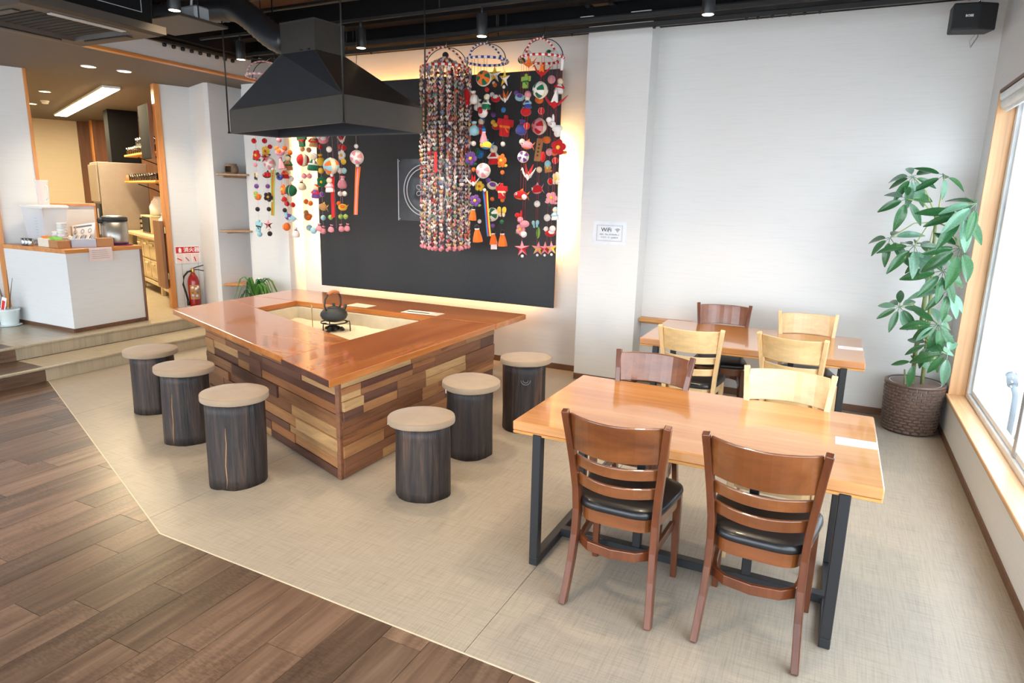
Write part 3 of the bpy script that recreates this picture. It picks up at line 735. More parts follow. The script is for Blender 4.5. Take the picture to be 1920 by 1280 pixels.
# ------------------------------------------------------------------ ladder back chairs, seat towards local +Y
def arc(x, z, yend, depth, n=10, w=None):
    return [(-x + 2 * x * k / n, yend - depth * (1 - (2 * k / n - 1) ** 2), z) for k in range(n + 1)]
def make_chair(kind):
    wd, rl = ('chair_walnut', 'chair_walnut_rail') if kind == 'walnut' else ('chair_maple', 'chair_maple_rail')
    t = thing('dining_chair', 'x', 'chair')
    q = lambda w, d: [(-w, -d), (w, -d), (w, d), (-w, d)]
    for s_ in (-1, 1):
        path = [(s_ * .186, .0, 0), (s_ * .181, .026, .08), (s_ * .175, .053, .18), (s_ * .170, .075, .30), (s_ * .169, .083, .42), (s_ * .173, .075, .52), (s_ * .184, .052, .64), (s_ * .197, .020, .77), (s_ * .208, -.010, .872)]
        w = [.021, .022, .023, .024, .025, .024, .021, .018, .015]
        m = MB(); m.sweep(path, [q(.0145, a) for a in w], (0, 1, 0)); obj('leg', m, wd, t, bevel=.004)
        m = MB(); m.sweep([(s_ * .190, .438, 0), (s_ * .188, .432, .2), (s_ * .185, .425, .415)], [q(.013, .013), q(.016, .016), q(.018, .018)], (0, 1, 0)); obj('leg', m, wd, t, bevel=.003)
    def rail(z0, z1, x, ye, dep, th, nm, lean):
        m = MB(); zc = (z0 + z1) / 2; h = (z1 - z0) / 2
        rings = []
        for k in range(13):
            px = -x + 2 * x * k / 12; dy = -dep * (1 - (k / 6 - 1) ** 2)
            rings.append([(px, ye + dy - th / 2 + lean * h, zc - h), (px, ye + dy + th / 2 + lean * h, zc - h), (px, ye + dy + th / 2 - lean * h, zc + h), (px, ye + dy - th / 2 - lean * h, zc + h)])
        m.smooth = False; m.loft(rings); return obj(nm, m, rl, t, bevel=.004)
    rail(.702, .860, .190, .024, .075, .016, 'backrest', .2)
    rail(.622, .670, .176, .062, .072, .016, 'slat', .1)
    rail(.534, .582, .168, .078, .07, .016, 'slat', .05)
    def outline(y0, y1, w0, w1, ex, n=40):
        ps = []
        for i in range(n):
            a = 2 * pi * i / n; c, s_ = cos(a), sin(a); e = 2 / ex
            u = abs(c) ** e * (1 if c > 0 else -1); v = abs(s_) ** e * (1 if s_ > 0 else -1)
            wy = (v + 1) / 2; ps.append((u * (w0 + (w1 - w0) * wy), y0 + (y1 - y0) * wy))
        return ps
    m = MB(); m.smooth = True; o_ = outline(.045, .475, .172, .232, 4.2)
    cy = .25; rings = []
    for z, s_ in ((.432, .93), (.436, .985), (.448, 1.0), (.462, .985), (.470, .94), (.476, .8), (.479, .45), (.480, .1)):
        rings.append([(px * s_, cy + (py - cy) * s_, z) for px, py in o_])
    m.loft(rings); obj('seat', m, 'vinyl_black', t)
    m = MB(); m.smooth = False
    oa = outline(.062, .452, .156, .206, 5); ib = [(px * .88, cy + (py - cy) * .88) for px, py in oa]
    n = len(oa); a = m.pts([(px, py, .375) for px, py in oa]); b = m.pts([(px, py, .431) for px, py in oa]); c = m.pts([(px, py, .375) for px, py in ib])
    for i in range(n):
        j = (i + 1) % n; m.face([a + i, a + j, b + j, b + i]); m.face([c + j, c + i, b + i, b + j][:0] or [a + j, a + i, c + i, c + j])
    d = m.pts([(px, py, .431) for px, py in ib])
    for i in range(n): j = (i + 1) % n; m.face([c + j, c + i, d + i, d + j])
    obj('seat_frame', m, rl, t)
    path = [(-.172, .40, .272), (-.165, .25, .272), (-.158, .15, .272), (-.145, .09, .272), (-.10, .05, .272), (0, .032, .272), (.10, .05, .272), (.145, .09, .272), (.158, .15, .272), (.165, .25, .272), (.172, .40, .272)]
    m = MB(); m.sweep(path, q(.009, .021)); obj('stretcher', m, wd, t, bevel=.003)
    return t
protos = {'walnut': make_chair('walnut'), 'maple': make_chair('maple')}; used = set()
for kind, x, y, rz, lab in (
    ('walnut', -.697, 2.372, 0, 'dark walnut ladder back chair, the left one on the camera side of the nearer table'),
    ('walnut', -.144, 2.380, -.03, 'dark walnut ladder back chair nearest the camera, beside the white menu strip'),
    ('walnut', -.838, 3.545, pi, 'dark walnut chair on the far side of the nearer table, next to the log stools'),
    ('maple', -.140, 3.535, pi, 'pale maple chair on the far side of the nearer table, back rail above the tabletop'),
    ('maple', -.820, 4.455, .03, 'pale maple chair with two slats showing, between the two dining tables'),
    ('maple', -.187, 4.52, -.18, 'pale maple chair turned slightly, between the tables on the window side'),
    ('walnut', -.785, 5.665, pi + .13, 'dark walnut chair against the back wall'),
    ('maple', -.138, 5.585, pi + .13, 'pale maple chair against the back wall beside the potted plant')):
    o = protos[kind] if kind not in used else copy_tree(protos[kind]); used.add(kind)
    o.location = (x, y, 0); o.rotation_euler = (0, 0, rz); tag(o, lab, 'chair', 'ladder back dining chairs')

# ledge at the pillar
lg = thing('wall_ledge', 'small pale wood ledge fixed between pillar and far dining table', 'ledge', (-1.42, 5.98, 0))
obj('board', CB((-.16, -.052, .605), (.32, .065, .635), .003), 'table_edge_wood', lg)
obj('cleat', CB((-.155, .045, .575), (.31, .064, .604), .002), 'table_edge_wood', lg)
# ------------------------------------------------------------------ smoke hood over the hearth
hood = thing('smoke_hood', 'large dark metal smoke hood hanging over the hearth table', 'hood', (0, 0, 0))
hb = [(-4.764, 4.187), (-3.159, 3.746), (-3.053, 4.563), (-4.645, 4.608)]
nb = [(-4.035, 4.075), (-3.658, 4.038), (-3.616, 4.325), (-3.99, 4.37)]
def shell(r0, r1, z0, z1, off, mat, name):
    m = MB(); k = 1 if not off else -1
    a = m.pts([(x, y, z0) for x, y in r0]); b = m.pts([(x, y, z1) for x, y in r1])
    for i in range(4):
        j = (i + 1) % 4; f = [a + i, a + j, b + j, b + i]; m.face(f if k == 1 else f[::-1])
    return m
def inset(r, d):
    cx = sum(p[0] for p in r) / 4; cy = sum(p[1] for p in r) / 4
    return [(cx + (x - cx) * (1 - d), cy + (y - cy) * (1 - d)) for x, y in r]
def thick(r0, r1, z0, z1, d=.006):
    m = MB(); rings = [[(x, y, z0) for x, y in r0], [(x, y, z1) for x, y in r1], [(x, y, z1) for x, y in inset(r1, d * 2)], [(x, y, z0) for x, y in inset(r0, d)]]
    b = [m.pts(r) for r in rings]
    for k in range(4):
        l = (k + 1) % 4; m.mat = 1 if k == 2 else 0
        for i in range(4): j = (i + 1) % 4; m.face([b[k] + i, b[k] + j, b[l] + j, b[l] + i])
    return m
obj('rim_band', thick(hb, hb, 2.19, 2.372), ['hood_paint', 'hood_inside'], hood)
obj('canopy', thick(hb, nb, 2.373, 2.75, .005), ['hood_paint', 'hood_inside'], hood)
obj('neck', thick(nb, nb, 2.751, 2.962, .01), ['hood_paint', 'hood_inside'], hood)
obj('neck_cap', MB().prism(inset(nb, -.02), 2.962, 2.972), 'hood_paint', hood)
for i in range(4):
    a, b = hb[i], hb[(i + 1) % 4]
    obj('edge_lip', MB().sweep([(a[0], a[1], 2.19), (b[0], b[1], 2.19)], [(-.006, -.006), (.006, -.006), (.006, .006), (-.006, .006)]), 'hood_paint', hood)
for (x, y), (cx, cy) in zip(hb, ((-.02, .0), (.012, -.014), (.015, .01), (-.01, .012))):
    r = obj('hanger_rod', MB().tube([(x + cx, y + cy, 2.20), (x + cx, y + cy, H_CEIL)], .0065, 6), 'rail_black', hood)
    obj('bolt', MB().lathe([(.011, 2.185), (.011, 2.20)], 8).at() , 'rail_black', r, (x + cx, y + cy, 0))
for xx, yy in ((-3.80, 4.046), (-3.72, 4.038)):
    obj('clip', CB((xx - .012, yy - .012, 2.752), (xx + .012, yy, 2.762), .002), 'rail_black', hood)

dz = thing('exhaust_duct', 'black flexible exhaust duct bending down into the hood neck', 'duct', (0, 0, 0))
path = []
for k in range(60):
    t = k / 59
    if t < .55: s_ = t / .55; path.append((-6.0 + 1.3 * s_, 4.2, 3.2 - .03 * s_))
    else:
        s_ = (t - .55) / .45; path.append((-4.7 + .62 * s_, 4.2, 3.17 - .30 * (3 * s_ * s_ - 2 * s_ ** 3)))
rad = [.098 + (.005 if k % 2 else 0) for k in range(60)]
obj('hose', MB().tube(path, rad, 18, (0, 1, 0)), 'duct_black', dz)
for xx in (-5.55, -4.95): obj('strap', MB().ring((xx, 4.2, 3.19), .104, .006, 24, 5, 'X'), 'rail_black', dz)

# ------------------------------------------------------------------ ceiling cassette air conditioner
acx, acy, acz = -4.86, 2.88, 2.76
ac = thing('ceiling_air_conditioner', 'taupe four way ceiling air conditioner beside the low ceiling', 'air conditioner', (acx, acy, acz))
obj('body', CB((-.42, -.42, .05), (.42, .42, .34), .01), 'ceiling_black', ac)
m = MB(); R = lambda h: [(-h, -h), (h, -h), (h, h), (-h, h)]
rings = [[(x, y, .05) for x, y in R(.475)], [(x, y, .0) for x, y in R(.475)], [(x, y, -.015) for x, y in R(.44)], [(x, y, -.012) for x, y in R(.32)], [(x, y, .035) for x, y in R(.30)]]
b = [m.pts(r) for r in rings]
for k in range(4):
    for i in range(4): j = (i + 1) % 4; m.face([b[k] + j, b[k] + i, b[k + 1] + i, b[k + 1] + j])
m.face([b[4] + 3, b[4] + 2, b[4] + 1, b[4]])
obj('panel', m, 'taupe_unit', ac)
gr = obj('intake_grille', CB((-.295, -.295, .012), (.295, .295, .033), .004), 'taupe_unit_dark', ac)
for k in range(11): obj('slat', CB((-.28, -.25 + .049 * k, .008), (.28, -.242 + .049 * k, .0119), .001), 'taupe_unit_dark', gr)
for k in range(4):
    a = k * pi / 2
    obj('flap', MB().at((0, 0, 0), a).cbox((-.24, .335, -.022), (.24, .385, -.014), .003), 'flap_grey' if k == 3 else 'taupe_unit', ac)
for a, b in (((-.30, .29), (.34, .294)), ((-.30, .12), (.34, .124)), ((.336, .12), (.34, .294)), ((.0, .12), (.004, .294)), ((-.30, .12), (-.296, .294))): obj('casing_line', B((.4201, a[0], a[1]), (.4225, b[0], b[1])), 'flap_grey', ac)
for sx in (-1, 1):
    for sy in (-1, 1): obj('hanger_rod', MB().tube([(sx * .4, sy * .4, .3), (sx * .4, sy * .4, H_CEIL - acz)], .006, 6), 'rail_black', ac)
dp = thing('drop_panel', 'flat taupe panel hung beside the ceiling air conditioner', 'panel', (-4.62, 3.62, 2.90))
obj('sheet', CB((-.30, -.20, 0), (.30, .22, .02), .004), 'taupe_unit', dp)
for sx in (-1, 1): obj('hanger_rod', MB().tube([(sx * .25, 0, .02), (sx * .25, 0, .6)], .005, 6), 'rail_black', dp)
jb = thing('junction_box', 'pale grey electrical junction box on top of the taupe panel', 'junction box', (-4.47, 3.66, 2.921))
obj('case', CB((-.10, -.06, 0), (.10, .06, .10), .012), 'zinc_grey', jb)
obj('cover', CB((-.02, -.07, .02), (.09, -.061, .085), .003), 'zinc_grey', jb)
obj('cable', MB().tube([(-.02, 0, .10), (-.03, .02, .2), (-.12, .04, .26), (-.16, .05, .40), (-.16, .05, .575)], .009, 8, (1, 0, 0)), 'flap_grey', jb)

# ------------------------------------------------------------------ ceiling rails, tracks and lamps
for k, (y, z, lab) in enumerate(((5.53, 3.075, 'lowest'), (5.44, 3.125, 'middle'), (5.56, 3.165, 'topmost'))):
    r = thing('ceiling_rail', lab + ' of three black steel rails running along the back wall', 'rail', (0, y, z), 0, 'black rails along the back wall')
    obj('channel', MB().cbox((-5.9, -.018, -.018), (XR - .01, .018, .018), .004), 'rail_black', r)
    if k == 0:
        for xx in (-5.6, -5.45, -5.3, -4.3, -2.2, -1.5, -.8, -.72, -.62, -.5, -.4, -.3): obj('bolt', MB().lathe([(.010, -.032), (.014, -.026), (.014, -.018)], 8), 'rail_black', r, (xx, 0, 0))
    for xx in (-4.6, -2.9, -.6): obj('hanger_rod', MB().tube([(xx + .03 * k, 0, .018), (xx + .03 * k, 0, H_CEIL - z)], .006, 6), 'rail_black', r)
r = thing('ceiling_rail', 'black steel rail above the low ceiling edge', 'rail', (-5.99, 0, 3.09))
obj('channel', MB().cbox((-.02, 1.5, -.018), (.02, 5.44, .018), .004), 'rail_black', r)
for k in range(9): obj('bolt', MB().lathe([(.014, -.05), (.02, -.042), (.02, -.018)], 8), 'rail_black', r, (0, 4.55 + .1 * k, 0))
tr = thing('lighting_track', 'slim black lighting track carrying the row of spotlights', 'light track', (0, 4.72, 3.12))
obj('bar', CB((-5.7, -.014, -.012), (.7, .014, .012), .003), 'rail_black', tr)
for xx in (-4.9, -3.0, -1.8, .2): obj('hanger_rod', MB().tube([(xx, 0, .012), (xx, 0, H_CEIL - 3.12)], .005, 6), 'rail_black', tr)
tr2 = thing('lighting_track', 'slim black lighting track in front of the exhaust duct', 'light track', (0, 3.33, 3.12))
obj('bar', CB((-5.7, -.014, -.012), (.7, .014, .012), .003), 'rail_black', tr2)
SPOT_W = 95
def spotlight(x, y, z, label, energy=None):
    t = thing('spotlight', label, 'lamp', (x, y, z), 0, 'cylinder spotlights under the dark ceiling')
    obj('housing', MB().lathe([(.030, .004), (.040, 0), (.042, .004), (.042, .15), (.036, .158), (.01, .16)], 20), 'steel_black', t)
    obj('lens', MB().lathe([(.036, .001), (.036, .006)], 20), 'lamp_warm', t)
    obj('stem', MB().tube([(0, 0, .158), (0, 0, 3.11 - z)], .009, 8), 'steel_black', t)
    l = bpy.data.lights.new('spot_lamp', 'SPOT'); l.energy = energy or SPOT_W; l.color = (1, .80, .55); l.spot_size = radians(95); l.spot_blend = .6; l.shadow_soft_size = .11
    o = bpy.data.objects.new('spot_lamp', l); COL.objects.link(o); o.parent = t; o.location = (0, 0, -.012)
for x, y, lab in ((-5.175, 4.72, 'black spotlight nearest the low ceiling edge, behind the hood'), (-3.773, 4.72, 'black spotlight beside the hood neck'),
                  (-2.617, 4.72, 'black spotlight above the middle hanging ornament'), (-.929, 4.72, 'black spotlight above the far dining table')):
    spotlight(x, y, 2.9, lab)
spotlight(-4.252, 3.33, 2.9, 'black spotlight in front of the exhaust duct')
for x, w in ((-2.4, 'log stools'), (-.6, 'nearer dining table')): spotlight(x, 3.33, 2.9, 'black spotlight above the ' + w)
for x, w in ((-5.4, 'steps'), (-3.4, 'vinyl corner'), (-1.4, 'dining tables')): spotlight(x, 1.2, 2.9, 'black spotlight over the floor boards nearest the ' + w)
tr3 = thing('lighting_track', 'slim black lighting track over the floor boards', 'light track', (0, 1.2, 3.12))
obj('bar', CB((-5.7, -.014, -.012), (.7, .014, .012), .003), 'rail_black', tr3)
for y, z, rr, lab in ((4.92, 3.36, .02, 'black ceiling pipe in front of the ornament beam'), (4.45, 3.30, .014, 'thin black ceiling pipe above the spotlight track'), (3.0, 3.40, .03, 'thick black ceiling pipe over the tables')):
    t = thing('ceiling_pipe', lab, 'pipe', (0, y, z)); obj('pipe', MB().tube([(-5.88, 0, 0), (XR - .01, 0, 0)], rr, 10), 'rail_black', t)
    for xx in (-4.4, -2.3, -.3): obj('hanger_rod', MB().tube([(xx, 0, rr), (xx, 0, H_CEIL - z)], .005, 6), 'rail_black', t)
ct = thing('cable_tray', 'black cable tray with rows of clamps running to the back wall', 'cable tray', (-1.95, 0, 3.27))
obj('pan', CB((-.09, 3.0, 0), (.09, 5.6, .012), .003), 'ceiling_deck', ct)
for s_ in (-1, 1):
    obj('side', CB((s_ * .1 - .012, 3.0, -.01), (s_ * .1 + .012, 5.6, .05), .003), 'rail_black', ct)
    for k in range(10): obj('clamp', CB((s_ * .1 - .022, 4.2 + .14 * k, -.03), (s_ * .1 + .022, 4.25 + .14 * k, -.011), .005), 'rail_black', ct)
for a, b, lab in ((-1.72, -1.55, 'white metal plate on the beam, window side of the cable tray'), (-2.16, -2.04, 'short white metal plate on the beam, hood side of the cable tray')):
    tag(obj('beam_plate', CB((a, 5.60, 3.185), (b, 5.622, 3.205), .002), 'white_paint'), lab, 'plate')

# ------------------------------------------------------------------ black board with light behind, clear sign in front
bb = thing('wall_board', 'big black board floating off the wall with warm light behind it', 'board', (0, 0, 0))
obj('panel', CB((-5.405, 5.925, .645), (-2.443, 5.945, 2.868), .003), 'panel_black', bb)
obj('edge_frame', CB((-2.447, 5.945, .645), (-2.443, 5.951, 2.868), .001), 'orange_trim_wood', bb)
for a, b in (((-5.2, 5.952, 2.76), (-2.85, 5.962, 2.775)), ((-5.2, 5.952, .735), (-2.65, 5.962, .75)), ((-2.545, 5.952, 1.25), (-2.53, 5.962, 2.25)), ((-5.32, 5.952, .9), (-5.305, 5.962, 2.65))):
    obj('light_strip', MB().box(a, b), 'led_warm_bright' if a[2] < 2.7 and a[2] > .8 else 'led_warm', bb)
for x, z in ((-5.0, .9), (-2.8, .9), (-5.0, 2.6), (-2.8, 2.6)): obj('standoff', B((x - .03, 5.945, z - .03), (x + .03, YB, z + .03)), 'panel_black', bb)
sg = thing('clear_sign', 'clear acrylic sign with a white double ring and leaf drawing on the black board', 'sign', (-3.925, 5.90, 1.757))
obj('plate', CB((-.335, -.004, -.318), (.335, .0, .318), .001), 'acrylic_sign', sg)
obj('pale_edge', CB((-.342, -.006, -.318), (-.334, .002, .318), .001), 'sign_line', sg)  # plain pale strip along one side of the clear plate
for rr in (.262, .225): obj('ring', MB().ring((0, -.007, 0), rr, .006, 64, 6, 'Y'), 'sign_line', sg)
for k in range(8):
    a = k * pi / 4 + pi / 8; m = MB()
    ps = [(.02 * cos(a), -.007, .02 * sin(a))] + [((.03 + .06 * (1 - cos(pi * j / 5)) / 2 + .02) * cos(a) + s_ * .022 * sin(pi * j / 5) * -sin(a), -.007, (.03 + .06 * (1 - cos(pi * j / 5)) / 2 + .02) * sin(a) + s_ * .022 * sin(pi * j / 5) * cos(a)) for s_ in (1,) for j in range(6)]
    ps += [((.03 + .06 * (1 - cos(pi * j / 5)) / 2 + .02) * cos(a) + .022 * sin(pi * j / 5) * sin(a), -.007, (.03 + .06 * (1 - cos(pi * j / 5)) / 2 + .02) * sin(a) - .022 * sin(pi * j / 5) * cos(a)) for j in range(5, -1, -1)]
    obj('leaf_line', MB().tube(ps, .004, 5, (0, 1, 0)), 'sign_line', sg)
for x in (-.32, .32):
    for z in (-.30, .30): obj('stud', MB().at((x, 0, z), 0, 0, pi / 2).lathe([(.011, -.012), (.011, .014)], 10), 'chrome', sg)
for z in (-.27,): obj('tag', CB((-.315, -.006, z - .035), (-.245, -.004, z + .035), .001), 'acrylic_sign', sg)

# WiFi notice on the pillar
wf = thing('wifi_notice', 'laminated white WiFi notice on the pillar', 'notice', (-1.865, 5.7985, 1.41))
obj('sheet', CB((-.158, -.0012, -.104), (.158, 0, .104), .0005), 'laminate', wf)
for h, w, t in ((.072, .122, .0022), (.064, .113, .001)):
    obj('border', MB().at((0, -.0016, -.002)).box((-w, -.0003, h - t), (w, .0003, h)).box((-w, -.0003, -h), (w, .0003, -h + t)).box((-w, -.0003, -h), (-w + t, .0003, h)).box((w - t, -.0003, -h), (w, .0003, h)), 'ink_grey', wf)
RXZ = (radians(90), 0, 0)
text('WiFi', .050, 'ink_black', wf, (-.030, -.0018, .027), RXZ, bold=.0006)
for k, rr in enumerate((.010, .019, .028)):
    obj('wave_mark', MB().ring((.075, -.0018, .012), rr, .0022, 10, 5, 'Y', None, pi * .55, pi * .225), 'ink_black', wf)
obj('wave_dot', MB().ball((.075, -.0018, .012), .0036, 8, 6), 'ink_black', wf)
text('SSID : The_KYOKAN_2', .0185, 'ink_black', wf, (0, -.0018, -.014), RXZ)
text('パスワード : iyo00029', .0175, 'ink_black', wf, (0, -.0018, -.041), RXZ)

# wall speaker in the corner
sp = thing('wall_speaker', 'small black corner speaker on a bracket near the ceiling', 'speaker', (.645, 5.66, 2.955), radians(18))
pr = [(-.15, -.06), (.01, -.085), (.13, -.055), (.13, .075), (-.11, .085)]
obj('cabinet', MB().prism(pr, -.085, .085), 'speaker_black', sp, bevel=.01)
gdir = Vector((.16, -.025, 0)).normalized(); ga = math.atan2(gdir.y, gdir.x)
obj('grille', CB((-.076, -.004, -.075), (.076, .0, .075), .003), 'speaker_black', sp, (-.071, -.0755, 0), (0, 0, ga))
text('BOSE', .02, 'white_paint', sp, (-.055, -.0815, .0), (radians(90), 0, ga), bold=.0008)
obj('bracket', MB().tube([(.03, .0, .08), (.03, .0, .16), (.08, .18, .20), (.1, .30, .20)], .012, 8), 'chrome', sp)
obj('cable', MB().tube([(.10, .08, -.04), (.06, .12, -.12), (.11, .2, -.14), (.17, .25, -.06), (.18, .3, .1)], .003, 6), 'flap_grey', sp)

# roller blind and chain at the window
rb = thing('roller_blind', 'white roller blind rolled up at the top of the window', 'blind', (0, 0, 0))
obj('cassette', CB((XR - .005, .7, 2.425), (XR + .08, 5.70, 2.478), .012), 'white_alu', rb)
obj('roll', MB().at((XR + .035, 0, 2.40), 0, 0, -pi / 2).lathe([(.03, .72), (.034, .73), (.034, 5.68), (.03, 5.69)], 18), 'white_paint', rb)
obj('hem_bar', CB((XR + .03, .74, 2.345), (XR + .045, 5.67, 2.372), .004), 'white_alu', rb)
m = MB()
for k in range(130):
    t = k / 129; z = 2.38 - 1.78 * min(1, t * 2) if t < .5 else .60 + 1.78 * (t - .5) * 2
    dy = .03 * (1 if t < .5 else -1)
    m.ball((XR + .09, 4.455 + dy * min(1, abs(t - .5) * 8), z), .0045, 6, 4)
obj('bead_chain', m, 'white_plastic', rb)['kind'] = 'stuff'
# things outside the pane
hs = thing('garden_tap', 'pale hose tap standing outside the window', 'tap', (1.30, 5.75, -.12))
obj('pipe', MB().tube([(0, .0, 0), (.0, .0, .35), (.01, .06, .48), (.0, .17, .555)], .02, 8, (1, 0, 0)), 'hose_grey', hs)
obj('collar', MB().tube([(0, .15, .54), (0, .235, .60)], .036, 10, (1, 0, 0)), 'hose_grey', hs)
obj('cap', MB().tube([(0, .235, .60), (0, .27, .62)], .042, 10, (1, 0, 0)), 'bluegrey_card', hs)
sb = thing('stone_planter', 'pale stone block planter outside the window', 'planter', (1.36, 5.25, -.12))
obj('block', CB((-.13, -.14, 0), (.13, .14, .30), .02), 'stone_pale', sb)
m = MB()
for k in range(26): m.ball((random.uniform(-.11, .11), random.uniform(-.12, .12), .31), random.uniform(.02, .035), 7, 5)
obj('pebbles', m, 'zinc_grey', sb)['kind'] = 'stuff'
# ------------------------------------------------------------------ hanging ornament mobiles
PAL = {k: lin(v) for k, v in dict(r=(196, 26, 32), o=(232, 112, 36), y=(238, 196, 60), g=(22, 104, 66), l=(150, 188, 80), a=(150, 204, 218), b=(30, 116, 186), n=(62, 72, 150),
       p=(112, 70, 148), q=(234, 150, 162), w=(240, 232, 226), c=(234, 214, 180), t=(188, 138, 88), k=(42, 36, 42)).items()}
ORN_CACHE = {}
def ornament(t, A, Bc):
    m = MB(); A_, B_ = PAL[A], PAL[Bc]; m.col = A_
    if t in ('bead', 'ball'):
        n = 8 if t == 'bead' else 12
        m.at((0, 0, 0), .5); m.ball((0, 0, 0), .5, n, 6 if t == 'bead' else 8, lambda i, k: A_ if i < n // 2 else B_); m.M = Matrix()
        if t == 'ball': m.col = PAL['c']; m.ring((0, 0, 0), .495, .03, 16, 4, 'X')
    elif t == 'temari':
        m.at((0, 0, 0), 0, 0, pi / 2)
        m.ball((0, 0, 0), .5, 16, 10, lambda i, k: (PAL['c'] if k in (4, 5) else (A_ if i % 4 in (0, 1) else B_)) if k > 0 and k < 9 else B_)
        m.M = Matrix(); m.col = PAL['w']; m.ring((0, 0, 0), .5, .022, 24, 4, 'Y')
    elif t == 'crane':
        m.convex([(-.18, 0, -.1), (.18, 0, -.1), (0, -.1, -.05), (0, .1, -.05), (0, 0, -.28), (0, 0, .1)], [(0, 2, 4), (2, 1, 4), (1, 3, 4), (3, 0, 4), (0, 5, 2), (2, 5, 1), (1, 5, 3), (3, 5, 0)])
        m.col = B_
        for s_ in (-1, 1): m.convex([(-.14, s_ * .04, -.05), (.14, s_ * .04, -.05), (.05, s_ * .22, .42), (.0, s_ * .05, .0), (.03, s_ * .17, .36)], [(0, 1, 2), (0, 3, 1), (0, 2, 4), (1, 4, 2), (0, 4, 3), (1, 3, 4)])
        m.col = A_
        m.tube([(-.12, 0, -.12), (-.3, 0, .02), (-.42, 0, .22)], [.06, .04, .03], 6, (0, 1, 0)); m.tube([(-.41, 0, .22), (-.5, 0, .12)], [.035, .01], 5, (0, 1, 0))
        m.tube([(.12, 0, -.12), (.32, 0, .08), (.48, 0, .26)], [.06, .035, .01], 6, (0, 1, 0))
    elif t in ('fish', 'goldfish'):
        m.ball((0, 0, 0), .3, 10, 7, lambda i, k: A_ if k < 5 else B_, 1.25, .6, .8)
        m.col = B_
        for s_ in (-1, 1): m.convex([(.25, 0, 0), (.5, .03, s_ * .26), (.42, -.04, s_ * .05), (.3, .05, 0)], [(0, 1, 2), (0, 1, 3), (1, 2, 3), (0, 2, 3)])
        m.convex([(-.1, 0, .2), (.15, 0, .2), (.1, 0, .38), (0, .05, .22)], [(0, 1, 2), (0, 2, 3), (1, 2, 3), (0, 1, 3)])
        m.col = PAL['w']; m.ball((-.22, -.13, .06), .075, 7, 5); m.col = PAL['k']; m.ball((-.23, -.19, .06), .035, 6, 4)
    elif t == 'bird':
        m.ball((.02, 0, -.05), .3, 10, 7, None, 1.2, .8, .85); m.col = B_; m.ball((-.26, 0, .2), .17, 9, 6)
        m.convex([(-.42, 0, .2), (-.5, 0, .16), (-.38, .05, .16), (-.38, -.05, .16)], [(0, 1, 2), (0, 1, 3), (1, 2, 3), (0, 2, 3)])
        for s_ in (-1, 1): m.ball((.08, s_ * .2, .02), .2, 8, 5, None, 1.1, .3, .7)
        m.col = A_; m.convex([(.3, .06, .02), (.3, -.06, .02), (.5, 0, .2), (.35, 0, -.06)], [(0, 1, 2), (0, 1, 3), (0, 2, 3), (1, 2, 3)])
    elif t == 'doll':
        m.lathe([(.3, -.5), (.32, -.4), (.24, -.1), (.12, .1)], 10); m.col = PAL['c']; m.ball((0, 0, .26), .2, 10, 7); m.col = B_
        m.ball((0, .04, .33), .2, 10, 5, None, 1.02, .95, .85)
        for s_ in (-1, 1): m.tube([(s_ * .12, 0, .05), (s_ * .34, -.08, -.16)], [.09, .07], 6, (0, 1, 0))
        m.ring((0, 0, -.16), .26, .05, 12, 5)
    elif t == 'flower':
        for k in range(5):
            a = 2 * pi * k / 5; m.ball((.26 * cos(a), 0, .26 * sin(a)), .22, 8, 5, None, 1, .4, 1)
        m.col = PAL['y'] if A != 'y' else PAL['o']; m.ball((0, -.08, 0), .13, 8, 5)
        m.col = B_
        for s_ in (-1, 1): m.ball((s_ * .3, .06, -.34), .2, 7, 4, None, 1, .25, .55)
    elif t == 'star':
        ps = []
        for k in range(10):
            r = .52 if k % 2 == 0 else .2; a = pi / 2 + pi * k / 5; ps.append((r * cos(a), 0, r * sin(a)))
        b = m.pts(ps + [(0, -.14, 0), (0, .14, 0)])
        for k in range(10):
            l = (k + 1) % 10; m.col = A_ if k % 4 < 2 else B_; m.face([b + l, b + k, b + 10]); m.face([b + k, b + l, b + 11])
        m.col = PAL['w']; m.ball((0, -.03, -.46), .1, 7, 5)
    elif t == 'butterfly':
        for s_ in (-1, 1):
            m.col = A_; m.at((s_ * .24, 0, .1), 0, s_ * -.5); m.ball((0, 0, 0), .26, 9, 5, None, 1, .18, .8); m.col = B_; m.at((s_ * .17, 0, -.16)); m.ball((0, 0, 0), .17, 8, 5, None, 1, .2, .9)
        m.M = Matrix(); m.col = PAL['k']; m.tube([(0, -.02, -.22), (0, -.02, .22)], .04, 6, (0, 1, 0))
    elif t == 'pouch':
        m.lathe([(.1, -.5), (.34, -.42), (.4, -.2), (.3, .1), (.12, .24)], 10); m.col = B_; m.ring((0, 0, .25), .12, .05, 10, 5); m.col = A_; m.lathe([(.1, .26), (.22, .46), (.18, .5)], 10)
    elif t == 'kimono':
        for a, b in (((-.24, -.1, -.5), (.24, .1, .3)), ((-.4, -.09, -.02), (.4, .09, .32)), ((-.1, -.1, .3), (.1, .08, .5))): m.cbox(a, b, .04)
        m.col = B_; m.cbox((-.26, -.12, -.12), (.26, .12, .02), .03); m.tube([(0, -.13, -.05), (.2, -.14, -.3)], .035, 5, (0, 1, 0))
    elif t == 'rabbit':
        m.ball((.08, 0, -.3), .24, 10, 6, None, 1.2, .8, .8); m.ball((-.16, -.03, -.08), .17, 9, 6)
        m.col = B_
        m.ball((-.12, 0, .22), .22, 8, 6, None, .3, .2, 1); m.ball((-.34, 0, .16), .2, 8, 6, None, .8, .2, .7); m.col = PAL['r']; m.ball((-.24, -.16, -.06), .035, 6, 4)
    elif t == 'tassel':
